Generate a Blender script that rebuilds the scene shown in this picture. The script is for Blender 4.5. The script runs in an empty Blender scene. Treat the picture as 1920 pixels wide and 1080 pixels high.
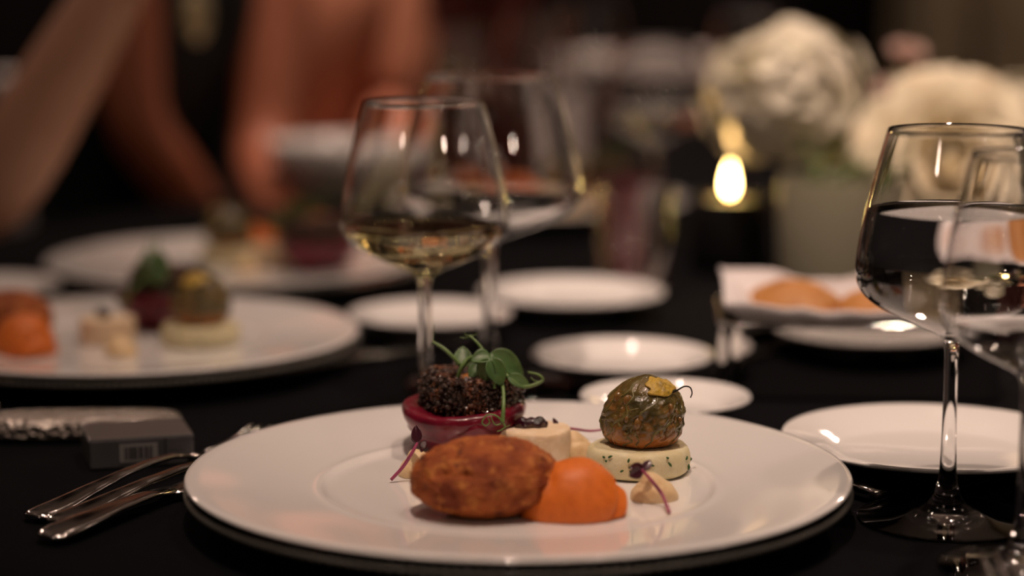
import bpy, bmesh, math, random
from mathutils import Vector, Matrix, noise, Euler
random.seed(7)
S = bpy.context.scene
COL = S.collection
PI = math.pi

# ------------------------------------------------------------------ camera
T = 0.75                       # table top height
CAM_H = 0.2675                 # camera above table top
FPX = 4000.0                   # focal length in pixels of the 1920 wide frame
PITCH = math.atan(621.0 / FPX)
cam_d = bpy.data.cameras.new('camera')
cam = bpy.data.objects.new('camera', cam_d)
COL.objects.link(cam)
cam.location = (0, 0, T + CAM_H)
cam.rotation_euler = (PI / 2 - PITCH, 0, 0)
cam_d.sensor_width = 36.0
cam_d.lens = FPX / 1920 * 36.0
cam_d.clip_start = 0.02
cam_d.dof.use_dof = True
cam_d.dof.focus_distance = 1.05
cam_d.dof.aperture_fstop = cam_d.lens / 30.0
S.camera = cam

# ------------------------------------------------------------------ world, exposure
W = bpy.data.worlds.new('world'); S.world = W
W.use_nodes = True
W.node_tree.nodes['Background'].inputs[0].default_value = (1.0, 0.72, 0.58, 1)
W.node_tree.nodes['Background'].inputs[1].default_value = 0.006
S.view_settings.view_transform = 'Standard'
S.view_settings.look = 'None'
S.view_settings.exposure = 0.0
S.view_settings.gamma = 1.0
S.view_settings.use_curve_mapping = False
S.cycles.use_denoising = True
S.cycles.max_bounces = 14
S.cycles.transmission_bounces = 12
S.cycles.glossy_bounces = 6
S.cycles.diffuse_bounces = 3
S.cycles.sample_clamp_indirect = 80.0
S.cycles.caustics_reflective = False
S.cycles.caustics_refractive = False
S.cycles.blur_glossy = 0.3

CEIL = 2.75
# ceiling downlights: x, y, watts, radius, cone degrees, aim offset
DOWNLIGHTS = [(-0.05, 0.62, 80, 0.03, 41, (0.34, 0.46)),
              (0.48, 1.18, 66, 0.03, 62, (0, 0.48)),
              (-0.50, 1.50, 16, 0.03, 60, (0.2, 0.05)),
              (0.75, 0.85, 9, 0.03, 80, (-0.1, 0.1)),
              (0.0, 2.55, 38, 0.03, 80, (0, -0.1)),
              (0.6, 3.1, 45, 0.03, 80, (0, 0)),
              (-0.30, 2.75, 125, 0.03, 60, (0.0, 0.45)),  # placed and narrowed to brighten the guest in terracotta
              (-1.25, 0.25, 6, 0.015, 90, (0, 0)), (1.35, 0.3, 6, 0.015, 90, (0, 0)), (-1.3, 2.3, 6, 0.015, 90, (0, 0)),  # weak small lamps added for glints on the glasses
              (1.6, 2.0, 7, 0.015, 90, (0, 0)), (0.1, -0.7, 8, 0.015, 90, (0, 0.2)), (0.2, 4.2, 12, 0.015, 90, (0, -.2)),  # rest of the added glint lamps
              (0.08, 0.98, 60, 0.025, 27, (0.27, 0.74))]  # accent spot added to brighten the white flowers
ADDED_FILL_LAMPS = [(-1.5, -0.9, 6), (1.5, -0.9, 12), (-2.3, 1.9, 4), (2.5, 2.2, 6), (1.5, 4.2, 16), (-1.6, 4.2, 7)]  # unseen hanging lamps added for soft fill and glints
WARM = (1.0, 0.73, 0.585)
for (lx, ly, lw, lr, lc, la) in DOWNLIGHTS:
    ld = bpy.data.lights.new('downlight_lamp', 'SPOT')
    ld.energy = lw; ld.shadow_soft_size = lr
    ld.spot_size = math.radians(lc); ld.spot_blend = 0.9
    ld.color = WARM
    lo = bpy.data.objects.new('downlight_lamp', ld)
    COL.objects.link(lo)
    lo.location = (lx, ly, CEIL - 0.03)
    d = Vector((la[0], la[1], T - CEIL))
    lo.rotation_euler = d.to_track_quat('-Z', 'Y').to_euler()

# ------------------------------------------------------------------ helpers
CP, SP = math.cos(PITCH), math.sin(PITCH)
def ray(px, py):
    a, b = (px - 960) / FPX, -(py - 540) / FPX
    return Vector((a, CP + b * SP, -SP + b * CP))
def at(px, py, h=0.0):                      # where the sight line meets the height h above the table
    d = ray(px, py); t = (h - CAM_H) / d.z
    return Vector((d.x * t, d.y * t, T + h))
def pd(px, py, y):                          # point on the sight line at the distance y
    d = ray(px, py); t = y / d.y
    return Vector((d.x * t, y, T + CAM_H + d.z * t))

def link(o, parent=None):
    COL.objects.link(o)
    if parent is not None:
        o.parent = parent
    return o
def mesh_obj(name, me, mat, parent=None):
    o = bpy.data.objects.new(name, me)
    if mat is not None and len(me.materials) == 0:
        me.materials.append(mat)
    return link(o, parent)
def tag(o, label, cat, group=None, kind=None):
    o['label'] = label
    if cat: o['category'] = cat
    if group: o['group'] = group
    if kind: o['kind'] = kind
    return o
def empty(name, loc, rz=0, label=None, cat=None, group=None):
    o = bpy.data.objects.new(name, None); COL.objects.link(o)
    o.empty_display_size = 0.02
    o.location = loc; o.rotation_euler = (0, 0, rz)
    if label: tag(o, label, cat, group)
    return o
def kids(o):
    return [c for c in bpy.data.objects if c.parent == o]
def copy_tree(o, parent=None):
    c = o.copy(); COL.objects.link(c); c.parent = parent
    for k in kids(o): copy_tree(k, c)
    return c
def finish(bm, name, smooth=True, angle=None):
    bmesh.ops.recalc_face_normals(bm, faces=bm.faces)
    me = bpy.data.meshes.new(name)
    bm.to_mesh(me); bm.free()
    for p in me.polygons: p.use_smooth = smooth
    if angle is not None:
        try: me.set_sharp_from_angle(angle=math.radians(angle))
        except Exception: pass
    return me
def from_py(name, v, f, smooth=True, angle=None):
    me = bpy.data.meshes.new(name); me.from_pydata(v, [], f)
    bm = bmesh.new(); bm.from_mesh(me); bpy.data.meshes.remove(me)
    bmesh.ops.remove_doubles(bm, verts=bm.verts, dist=1e-7)
    return finish(bm, name, smooth, angle)
def lathe_vf(prof, n=64, v=None, f=None, xf=None):
    v = [] if v is None else v; f = [] if f is None else f
    idx = []
    for (r, z) in prof:
        if r < 1e-6:
            idx.append([len(v)]); v.append((0, 0, z))
        else:
            row = []
            for k in range(n):
                a = 2 * PI * k / n
                row.append(len(v)); v.append((r * math.cos(a), r * math.sin(a), z))
            idx.append(row)
    for A, B in zip(idx, idx[1:]):
        for k in range(n):
            k2 = (k + 1) % n
            if len(A) == 1 and len(B) == 1: continue
            if len(A) == 1: f.append((A[0], B[k], B[k2]))
            elif len(B) == 1: f.append((A[k], A[k2], B[0]))
            else: f.append((A[k], A[k2], B[k2], B[k]))
    return v, f
def lathe(name, prof, n=64, angle=None):
    v, f = lathe_vf(prof, n)
    return from_py(name, v, f, True, angle)
def spline(pts, n):                          # Catmull-Rom
    P = [Vector(p) for p in pts]
    P = [P[0] * 2 - P[1]] + P + [P[-1] * 2 - P[-2]]
    out = []
    seg = len(P) - 3
    for i in range(n):
        t = i / (n - 1) * seg; k = min(int(t), seg - 1); u = t - k
        a, b, c, d = P[k:k + 4]
        out.append(0.5 * ((2 * b) + (c - a) * u + (2 * a - 5 * b + 4 * c - d) * u * u + (3 * b - a - 3 * c + d) * u ** 3))
    return out
def tube_vf(pts, rad, n=8, v=None, f=None, flat=None):
    v = [] if v is None else v; f = [] if f is None else f
    P = [Vector(p) for p in pts]
    m = len(P)
    R = rad if isinstance(rad, (list, tuple)) else [rad] * m
    if len(R) != m:
        R = [R[0] + (R[-1] - R[0]) * i / (m - 1) for i in range(m)] if len(R) == 2 else \
            [R[min(int(i / (m - 1) * (len(R) - 1)), len(R) - 2)] * (1 - (i / (m - 1) * (len(R) - 1) - min(int(i / (m - 1) * (len(R) - 1)), len(R) - 2))) +
             R[min(int(i / (m - 1) * (len(R) - 1)), len(R) - 2) + 1] * (i / (m - 1) * (len(R) - 1) - min(int(i / (m - 1) * (len(R) - 1)), len(R) - 2)) for i in range(m)]
    up = Vector((0, 0, 1)); prev = None; rows = []
    for i in range(m):
        t = (P[min(i + 1, m - 1)] - P[max(i - 1, 0)]).normalized()
        if prev is None:
            s = t.cross(up)
            if s.length < 1e-4: s = t.cross(Vector((1, 0, 0)))
        else:
            s = prev - t * prev.dot(t)
        s.normalize(); prev = s
        w = t.cross(s).normalized()
        row = []
        for k in range(n):
            a = 2 * PI * k / n
            row.append(len(v)); v.append(tuple(P[i] + s * (R[i] * math.cos(a)) + w * (R[i] * (flat or 1) * math.sin(a))))
        rows.append(row)
    for A, B in zip(rows, rows[1:]):
        for k in range(n):
            f.append((A[k], A[(k + 1) % n], B[(k + 1) % n], B[k]))
    f.append(tuple(reversed(rows[0]))); f.append(tuple(rows[-1]))
    return v, f
def tube(name, pts, rad, n=8, flat=None):
    v, f = tube_vf(pts, rad, n, flat=flat)
    return from_py(name, v, f)
def loft(name, secs, n=14, power=2.6):
    """secs: list of (y, z, halfwidth, halfthick, x) ; superellipse sections along +y"""
    v, f, rows = [], [], []
    for s in secs:
        y, z, w, t = s[:4]; x0 = s[4] if len(s) > 4 else 0
        row = []
        for k in range(n):
            a = 2 * PI * k / n; c, q = math.cos(a), math.sin(a)
            row.append(len(v))
            v.append((x0 + w * math.copysign(abs(c) ** (2 / power), c), y, z + t * math.copysign(abs(q) ** (2 / power), q)))
        rows.append(row)
    for A, B in zip(rows, rows[1:]):
        for k in range(n): f.append((A[k], A[(k + 1) % n], B[(k + 1) % n], B[k]))
    f.append(tuple(rows[0])); f.append(tuple(rows[-1]))
    return from_py(name, v, f)
def ico(sub, fn, name):
    bm = bmesh.new(); bmesh.ops.create_icosphere(bm, subdivisions=sub, radius=1)
    for q in bm.verts: q.co = fn(q.co.copy())
    return finish(bm, name)
def box_bm(bm, size, loc=(0, 0, 0), bevel=0.0, seg=2, rot=None):
    r = bmesh.ops.create_cube(bm, size=1.0)
    vs = r['verts']
    bmesh.ops.scale(bm, vec=size, verts=vs)
    if bevel > 0:
        es = list({e for q in vs for e in q.link_edges})
        rb = bmesh.ops.bevel(bm, geom=es, offset=bevel, segments=seg, affect='EDGES', profile=0.5)
        vs = list({q for fc in rb['faces'] for q in fc.verts} | {q for q in vs if q.is_valid})
    if rot is not None: bmesh.ops.rotate(bm, matrix=rot, verts=vs)
    bmesh.ops.translate(bm, vec=loc, verts=vs)
def box(name, size, loc=(0, 0, 0), bevel=0.0, seg=2, rot=None, smooth=False):
    bm = bmesh.new(); box_bm(bm, size, loc, bevel, seg, rot)
    return finish(bm, name, smooth)
def nz(p, s, off=0.0):
    return noise.noise(Vector(p) * s + Vector((off, off * 1.7, -off)))
def grid(name, fn, nu, nv, close_u=False):
    v, f = [], []
    for j in range(nv + 1):
        for i in range(nu + (0 if close_u else 1)):
            v.append(tuple(fn(i / nu, j / nv)))
    w = nu if close_u else nu + 1
    for j in range(nv):
        for i in range(nu):
            i2 = (i + 1) % w
            f.append((j * w + i, j * w + i2, (j + 1) * w + i2, (j + 1) * w + i))
    return from_py(name, v, f)
def solid(o, t, offset=0.0):
    m = o.modifiers.new('thickness', 'SOLIDIFY'); m.thickness = t; m.offset = offset
    return o

# ------------------------------------------------------------------ materials
def mat(name, col, rough=0.5, metal=0.0, trans=0.0, ior=1.45, coat=0.0, sss=0.0, sss_r=(0.01, 0.005, 0.003),
        layers=(), bump=None, emit=None, spec=0.5, sheen=0.0, rough_var=None):
    m = bpy.data.materials.new(name); m.use_nodes = True
    nt = m.node_tree; N = nt.nodes; L = nt.links
    b = N['Principled BSDF']
    b.inputs['Base Color'].default_value = (*col, 1)
    b.inputs['Roughness'].default_value = rough
    b.inputs['Metallic'].default_value = metal
    b.inputs['IOR'].default_value = ior
    b.inputs['Transmission Weight'].default_value = trans
    b.inputs['Coat Weight'].default_value = coat
    b.inputs['Coat Roughness'].default_value = 0.08
    b.inputs['Specular IOR Level'].default_value = spec
    b.inputs['Sheen Weight'].default_value = sheen
    if sss > 0:
        b.inputs['Subsurface Weight'].default_value = sss
        b.inputs['Subsurface Radius'].default_value = sss_r
        b.inputs['Subsurface Scale'].default_value = 1.0
    if emit:
        b.inputs['Emission Color'].default_value = (*emit[0], 1)
        b.inputs['Emission Strength'].default_value = emit[1]
    tc = None
    if layers or bump or rough_var:
        tc = N.new('ShaderNodeTexCoord')
    prev = None
    for (kind, scale, c2, lo, hi) in layers:      # noise / voronoi / wave masks mixed over the colour
        if kind == 'noise' or kind == 'fine':
            t = N.new('ShaderNodeTexNoise'); t.inputs['Scale'].default_value = scale
            t.inputs['Detail'].default_value = 6 if kind == 'fine' else 3
            out = t.outputs['Fac']
        elif kind == 'voro':
            t = N.new('ShaderNodeTexVoronoi'); t.inputs['Scale'].default_value = scale
            out = t.outputs['Distance']
        elif kind == 'wave':
            t = N.new('ShaderNodeTexWave'); t.inputs['Scale'].default_value = scale
            t.inputs['Distortion'].default_value = 6; t.inputs['Detail'].default_value = 2
            out = t.outputs['Fac']
        elif kind in ('gradz', 'gradx'):
            sx = N.new('ShaderNodeSeparateXYZ'); L.new(tc.outputs['Object'], sx.inputs[0])
            t = N.new('ShaderNodeTexNoise'); t.inputs['Scale'].default_value = scale
            ad = N.new('ShaderNodeMath'); ad.operation = 'MULTIPLY_ADD'
            L.new(t.outputs['Fac'], ad.inputs[0]); ad.inputs[1].default_value = (hi - lo) * 1.2
            L.new(sx.outputs['Z' if kind == 'gradz' else 'X'], ad.inputs[2])
            out = ad.outputs[0]
        L.new(tc.outputs['Object'], t.inputs['Vector'])
        mr = N.new('ShaderNodeMapRange'); mr.clamp = True
        mr.inputs['From Min'].default_value = lo; mr.inputs['From Max'].default_value = hi
        L.new(out, mr.inputs['Value'])
        mx = N.new('ShaderNodeMix'); mx.data_type = 'RGBA'
        L.new(mr.outputs['Result'], mx.inputs['Factor'])
        if prev is None: mx.inputs[6].default_value = (*col, 1)
        else: L.new(prev, mx.inputs[6])
        mx.inputs[7].default_value = (*c2, 1)
        prev = mx.outputs[2]
    if prev is not None: L.new(prev, b.inputs['Base Color'])
    if rough_var:
        t = N.new('ShaderNodeTexNoise'); t.inputs['Scale'].default_value = rough_var[0]
        L.new(tc.outputs['Object'], t.inputs['Vector'])
        mr = N.new('ShaderNodeMapRange'); mr.inputs['To Min'].default_value = rough_var[1]; mr.inputs['To Max'].default_value = rough_var[2]
        mr.inputs['From Min'].default_value = 0.3; mr.inputs['From Max'].default_value = 0.7
        L.new(t.outputs['Fac'], mr.inputs['Value']); L.new(mr.outputs['Result'], b.inputs['Roughness'])
    if bump:
        kind, scale, strength, dist = bump
        if kind == 'voro': t = N.new('ShaderNodeTexVoronoi'); o = t.outputs['Distance']
        elif kind == 'wave': t = N.new('ShaderNodeTexWave'); o = t.outputs['Fac']; t.bands_direction = 'DIAGONAL'
        else: t = N.new('ShaderNodeTexNoise'); t.inputs['Detail'].default_value = 5; o = t.outputs['Fac']
        t.inputs['Scale'].default_value = scale
        L.new(tc.outputs['Object'], t.inputs['Vector'])
        bp = N.new('ShaderNodeBump'); bp.inputs['Strength'].default_value = strength; bp.inputs['Distance'].default_value = dist
        L.new(o, bp.inputs['Height']); L.new(bp.outputs['Normal'], b.inputs['Normal'])
    return m

M = {}
M['porcelain'] = mat('white porcelain', (0.80, 0.78, 0.76), 0.07, coat=0.25, rough_var=(60, 0.045, 0.085))
M['glass'] = mat('clear glass', (1, 1, 1), 0.0, trans=1.0, ior=1.5)
M['charger'] = mat('pressed glass', (0.93, 0.96, 0.95), 0.03, trans=1.0, ior=1.5)
M['pressed'] = mat('frosted pressed glass', (0.40, 0.385, 0.34), 0.15, trans=0.55, ior=1.5, coat=0.5)
M['water'] = mat('water', (1, 1, 1), 0.0, trans=1.0, ior=1.333)
M['wine'] = mat('white wine', (0.97, 0.88, 0.52), 0.0, trans=1.0, ior=1.34)
M['steel'] = mat('polished cutlery steel', (0.62, 0.58, 0.55), 0.13, metal=1.0, rough_var=(90, 0.08, 0.22))
M['chrome'] = mat('mirror chrome', (0.72, 0.70, 0.68), 0.035, metal=1.0)
M['cloth'] = mat('black twill tablecloth', (0.0028, 0.0028, 0.0036), 0.9, spec=0.06,
                 layers=[('fine', 900, (0.009, 0.009, 0.011), 0.5, 0.75)], bump=('wave', 260, 0.5, 0.0006))
M['croquette'] = mat('fried breadcrumb crust', (0.40, 0.100, 0.020), 0.55, spec=0.35,
                     layers=[('noise', 70, (0.20, 0.036, 0.008), 0.45, 0.66), ('fine', 190, (0.56, 0.20, 0.042), 0.55, 0.68),
                             ('noise', 120, (0.05, 0.010, 0.005), 0.64, 0.72), ('noise', 210, (0.62, 0.36, 0.14), 0.72, 0.80)],
                     bump=('fine', 700, 1.0, 0.0016))
M['carrot'] = mat('orange puree', (0.72, 0.175, 0.018), 0.5, sss=0.25, sss_r=(0.006, 0.002, 0.0006),
                  layers=[('fine', 260, (0.60, 0.13, 0.012), 0.45, 0.75)], bump=('fine', 900, 0.35, 0.0006))
M['beet'] = mat('cooked beetroot', (0.150, 0.004, 0.018), 0.30, coat=0.2, sss=0.1, sss_r=(0.003, 0.0004, 0.0006),
                layers=[('fine', 45, (0.21, 0.010, 0.030), 0.55, 0.75), ('noise', 55, (0.06, 0.002, 0.010), 0.52, 0.7)],
                bump=('noise', 140, 0.35, 0.0012))
M['tartare'] = mat('dark chopped tartare', (0.035, 0.016, 0.010), 0.33, coat=0.3,
                   layers=[('noise', 130, (0.17, 0.062, 0.028), 0.50, 0.62), ('noise', 95, (0.24, 0.085, 0.02), 0.66, 0.72),
                           ('noise', 60, (0.03, 0.05, 0.015), 0.66, 0.72)], bump=('fine', 900, 0.8, 0.0008))
M['tartare_top'] = mat('orange roe topping', (0.40, 0.15, 0.02), 0.4, layers=[('noise', 300, (0.2, 0.06, 0.015), 0.5, 0.7)],
                       bump=('fine', 900, 0.8, 0.0008))
M['cheese'] = mat('cream cheese with flecks', (0.74, 0.56, 0.36), 0.6, sss=0.2, sss_r=(0.004, 0.003, 0.0015),
                  layers=[('noise', 150, (0.80, 0.64, 0.46), 0.45, 0.65), ('noise', 210, (0.42, 0.16, 0.06), 0.715, 0.76),
                          ('noise', 130, (0.78, 0.50, 0.12), 0.73, 0.78)], bump=('fine', 420, 0.5, 0.001))
M['jam'] = mat('dark berry jam', (0.028, 0.002, 0.008), 0.1, coat=0.7, bump=('voro', 420, 0.6, 0.0008))
M['jam_bleed'] = mat('berry juice', (0.45, 0.10, 0.13), 0.35)
M['mash'] = mat('pale herb mash', (0.66, 0.58, 0.34), 0.55, sss=0.2, sss_r=(0.004, 0.003, 0.0015),
                layers=[('noise', 90, (0.70, 0.64, 0.42), 0.45, 0.65), ('noise', 160, (0.40, 0.42, 0.20), 0.70, 0.76)],
                bump=('fine', 350, 0.5, 0.001))
M['herb'] = mat('chopped green herb', (0.035, 0.10, 0.02), 0.5)
M['courgette'] = mat('roasted courgette flower', (0.125, 0.085, 0.018), 0.26, coat=0.5,
                     layers=[('noise', 85, (0.055, 0.045, 0.012), 0.42, 0.62), ('noise', 120, (0.24, 0.11, 0.025), 0.56, 0.70),
                             ('gradz', 110, (0.36, 0.12, 0.018), 0.007, 0.0015)], bump=('noise', 260, 0.7, 0.0016))
M['petal_vein'] = mat('olive petal vein', (0.150, 0.125, 0.030), 0.35, coat=0.2, layers=[('noise', 160, (0.09, 0.075, 0.018), 0.45, 0.65)])
M['petal_yellow'] = mat('yellow petal tip', (0.50, 0.32, 0.035), 0.45, layers=[('fine', 260, (0.26, 0.17, 0.03), 0.5, 0.7)], bump=('fine', 500, 0.7, 0.001))
M['courgette_seed'] = mat('brown seed bulge', (0.20, 0.10, 0.025), 0.25, coat=0.4, layers=[('noise', 200, (0.10, 0.055, 0.015), 0.45, 0.65)])
M['hummus'] = mat('pale chickpea cream', (0.72, 0.53, 0.30), 0.5, sss=0.2, sss_r=(0.004, 0.003, 0.0015),
                  layers=[('fine', 220, (0.66, 0.46, 0.24), 0.5, 0.7)], bump=('fine', 520, 0.35, 0.0007))
M['shoot'] = mat('pea shoot leaf', (0.060, 0.135, 0.035), 0.42, sss=0.1, layers=[('noise', 110, (0.035, 0.085, 0.022), 0.45, 0.65), ('noise', 60, (0.10, 0.19, 0.06), 0.58, 0.72)],
                 bump=('noise', 300, 0.3, 0.0006))
M['shoot_stem'] = mat('pea shoot stem', (0.13, 0.22, 0.06), 0.4)
M['cress_leaf'] = mat('purple cress leaf', (0.055, 0.012, 0.022), 0.3, coat=0.3, layers=[('noise', 160, (0.09, 0.018, 0.035), 0.5, 0.7)])
M['cress_stem'] = mat('pink cress stem', (0.36, 0.065, 0.14), 0.3, coat=0.2, layers=[('noise', 120, (0.22, 0.035, 0.085), 0.45, 0.65)])
M['bread'] = mat('bread crust', (0.44, 0.19, 0.048), 0.55, layers=[('noise', 30, (0.30, 0.105, 0.022), 0.45, 0.62), ('noise', 46, (0.58, 0.34, 0.11), 0.58, 0.74)], bump=('fine', 160, 0.5, 0.002))
M['napkin'] = mat('white linen', (0.72, 0.68, 0.68), 0.8, sheen=0.2, bump=('fine', 900, 0.3, 0.0005))
M['black_ceramic'] = mat('black matt ceramic', (0.007, 0.0065, 0.007), 0.5, spec=0.3)
M['wax'] = mat('candle wax', (0.80, 0.70, 0.52), 0.5, sss=0.5, sss_r=(0.02, 0.012, 0.006))
M['wick'] = mat('burnt wick', (0.01, 0.008, 0.006), 0.9)
M['flame'] = mat('candle flame', (1, 0.8, 0.4), 0.5, emit=((1.0, 0.66, 0.22), 55.0))
M['vase'] = mat('pale green frosted glass', (0.50, 0.47, 0.34), 0.35, trans=0.55, ior=1.3)
M['petal'] = mat('cream white petal', (0.86, 0.80, 0.64), 0.6, layers=[('noise', 30, (0.76, 0.70, 0.46), 0.5, 0.7), ('noise', 18, (0.88, 0.79, 0.70), 0.55, 0.7)])
M['rose'] = mat('cream rose petal', (0.88, 0.79, 0.58), 0.55, layers=[('noise', 26, (0.82, 0.64, 0.40), 0.55, 0.75)])
M['blush'] = mat('blush petal', (0.58, 0.40, 0.34), 0.6)
M['leaf'] = mat('dark green leaf', (0.018, 0.042, 0.014), 0.45, layers=[('noise', 30, (0.03, 0.06, 0.018), 0.5, 0.7)])
M['stem'] = mat('flower stem', (0.09, 0.12, 0.035), 0.5)
M['skin_a'] = mat('light skin', (0.50, 0.27, 0.175), 0.5, sss=0.08, layers=[('noise', 14, (0.46, 0.235, 0.15), 0.4, 0.7)])
M['skin_b'] = mat('tanned skin', (0.45, 0.155, 0.085), 0.5, layers=[('noise', 14, (0.41, 0.135, 0.072), 0.4, 0.7)])
M['dress_teal'] = mat('black teal dress', (0.006, 0.012, 0.014), 0.6, layers=[('noise', 25, (0.004, 0.007, 0.009), 0.45, 0.65)])
M['dress_terra'] = mat('terracotta dress', (0.62, 0.25, 0.145), 0.7, layers=[('noise', 20, (0.54, 0.21, 0.12), 0.45, 0.65)])
M['dress_black'] = mat('black dress', (0.008, 0.007, 0.008), 0.7, layers=[('noise', 20, (0.012, 0.01, 0.01), 0.45, 0.65)])
M['hair_dark'] = mat('dark hair', (0.018, 0.010, 0.007), 0.45, bump=('wave', 60, 0.6, 0.003))
M['eye'] = mat('eye white', (0.7, 0.68, 0.65), 0.2)
M['iris'] = mat('brown iris', (0.03, 0.015, 0.008), 0.15)
M['gold'] = mat('pale gold', (0.78, 0.66, 0.40), 0.3, metal=0.6)
M['chair_frame'] = mat('pale grey lacquered wood', (0.60, 0.54, 0.52), 0.45, layers=[('noise', 12, (0.55, 0.50, 0.48), 0.4, 0.7)])
M['chair_pad'] = mat('black chair cushion', (0.012, 0.011, 0.013), 0.8)
M['silver'] = mat('glittering silver', (0.55, 0.49, 0.44), 0.24, metal=0.9, bump=('voro', 330, 1.0, 0.002))
M['pack'] = mat('dark silver card', (0.12, 0.12, 0.125), 0.42, metal=0.35, layers=[('noise', 40, (0.09, 0.09, 0.095), 0.45, 0.7)])
M['pack_foil'] = mat('silver foil edge', (0.20, 0.19, 0.185), 0.35, metal=0.7)
M['ink'] = mat('printed black', (0.012, 0.012, 0.013), 0.5)
M['label'] = mat('printed grey label', (0.26, 0.25, 0.245), 0.5)
M['wall'] = mat('dark brown wall', (0.012, 0.009, 0.009), 0.8, layers=[('noise', 3, (0.016, 0.011, 0.010), 0.4, 0.7)])
M['floor'] = mat('dark carpet', (0.014, 0.010, 0.010), 0.9, layers=[('fine', 90, (0.022, 0.015, 0.013), 0.45, 0.7)])
M['ceiling'] = mat('warm grey ceiling paint', (0.40, 0.34, 0.30), 0.9, layers=[('noise', 4, (0.36, 0.31, 0.27), 0.4, 0.7)])
M['curtain_red'] = mat('maroon curtain', (0.19, 0.045, 0.035), 0.85, layers=[('noise', 6, (0.14, 0.035, 0.028), 0.4, 0.7)])
M['curtain_olive'] = mat('olive brown curtain', (0.40, 0.33, 0.21), 0.85, layers=[('noise', 4, (0.30, 0.25, 0.17), 0.4, 0.7)])
M['fixture'] = mat('white metal fixture', (0.5, 0.48, 0.46), 0.4)
M['lamp_glow'] = mat('lit lamp disc', (1, 0.8, 0.6), 0.5, emit=((1.0, 0.74, 0.55), 6.0))

# ------------------------------------------------------------------ room
def struct(name, me, m):
    o = mesh_obj(name, me, m); o['kind'] = 'structure'; return o
RX0, RX1, RY0, RY1 = -3.2, 3.4, -2.2, 5.6
o = struct('floor', box('floor', (RX1 - RX0, RY1 - RY0, 0.1), ((RX0 + RX1) / 2, (RY0 + RY1) / 2, -0.05)), M['floor']); o['label'] = 'dark carpeted floor of the dining room'
o = struct('ceiling', box('ceiling', (RX1 - RX0, RY1 - RY0, 0.1), ((RX0 + RX1) / 2, (RY0 + RY1) / 2, CEIL + 0.05)), M['ceiling']); o['label'] = 'warm grey ceiling with recessed lamps'
o = struct('wall_back', box('wall_back', (RX1 - RX0, 0.1, CEIL), ((RX0 + RX1) / 2, RY1 + 0.05, CEIL / 2)), M['wall']); o['label'] = 'dark wall behind the guests'
o = struct('wall_left', box('wall_left', (0.1, RY1 - RY0, CEIL), (RX0 - 0.05, (RY0 + RY1) / 2, CEIL / 2)), M['wall']); o['label'] = 'dark wall on the left'
o = struct('wall_right', box('wall_right', (0.1, RY1 - RY0, CEIL), (RX1 + 0.05, (RY0 + RY1) / 2, CEIL / 2)), M['wall']); o['label'] = 'dark wall on the right'
o = struct('wall_front', box('wall_front', (RX1 - RX0, 0.1, CEIL), ((RX0 + RX1) / 2, RY0 - 0.05, CEIL / 2)), M['wall']); o['label'] = 'dark wall behind the camera'

fx_ring = lathe('trim_ring', [(0.045, 0), (0.07, 0), (0.072, -0.006), (0.066, -0.012), (0.05, -0.010), (0.045, -0.004), (0.045, 0)], 32)
fx_disc = lathe('lamp_disc', [(0.0, -0.003), (0.045, -0.003), (0.045, 0), (0, 0)], 32)
places = ['above the main plate', 'above the flower vase', 'above the far left plate', 'above the wine glasses at right',
          'above the far guests', 'above the empty chair', 'above the guest in terracotta', 'to the left of the table near the camera', 'to the right of the table near the camera', 'over the left side of the table', 'over the right side of the table', 'behind the camera', 'near the back wall', 'aimed at the white flowers']
for (lx, ly, *_), pl in zip(DOWNLIGHTS, places):
    e = empty('ceiling_downlight', (lx, ly, CEIL), 0, 'round recessed ceiling downlight ' + pl, 'light', 'ceiling downlights')
    mesh_obj('trim_ring', fx_ring, M['fixture'], e); mesh_obj('lamp_disc', fx_disc, M['lamp_glow'], e)

pend_places = ['behind the camera at the left', 'behind the camera at the right', 'over the left side of the room', 'over the right side of the room', 'far back at the right', 'far back at the left']
pd_bulb = ico(3, lambda p: Vector((p.x * .048, p.y * .048, p.z * .054 + (.02 * max(0, p.z - .6)))), 'bulb')
pd_cap = lathe('cap', [(0, .045), (.026, .045), (.03, .05), (.028, .085), (.012, .10), (0, .10)], 32)
pd_rod = lathe('rod', [(0, .10), (.005, .10), (.005, CEIL - 2.02), (0, CEIL - 2.02)], 12)
for (lx, ly, lw), pl in zip(ADDED_FILL_LAMPS, pend_places):
    e = empty('pendant_lamp', (lx, ly, 2.02), 0, 'round glowing pendant lamp ' + pl, 'lamp', 'pendant lamps')
    b = mesh_obj('bulb', pd_bulb.copy(), mat('glowing bulb', (1, .8, .6), .5, emit=(WARM, lw / (PI * 4 * PI * .0025))), e)
    mesh_obj('cap', pd_cap, M['fixture'], e); mesh_obj('rod', pd_rod, M['fixture'], e)
def curtain(name, x0, x1, y, m, label, seed):
    def fn(u, v):
        x = x0 + (x1 - x0) * u
        return (x, y + 0.05 * math.sin(u * (x1 - x0) * 34 + seed) * (0.7 + 0.3 * v) + 0.02 * nz((x, v, seed), 3), 0.02 + (CEIL - 0.05) * (1 - v))
    o = mesh_obj(name, grid(name, fn, 160, 12), m); solid(o, 0.006)
    tag(o, label, 'curtain'); return o
curtain('curtain', -0.85, 0.06, 5.40, M['curtain_red'], 'dark maroon pleated curtain behind the guest in terracotta', 1.0)
curtain('curtain', 0.92, 2.3, 5.2, M['curtain_olive'], 'olive brown pleated curtain at the right behind the white flowers', 2.0)

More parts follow.
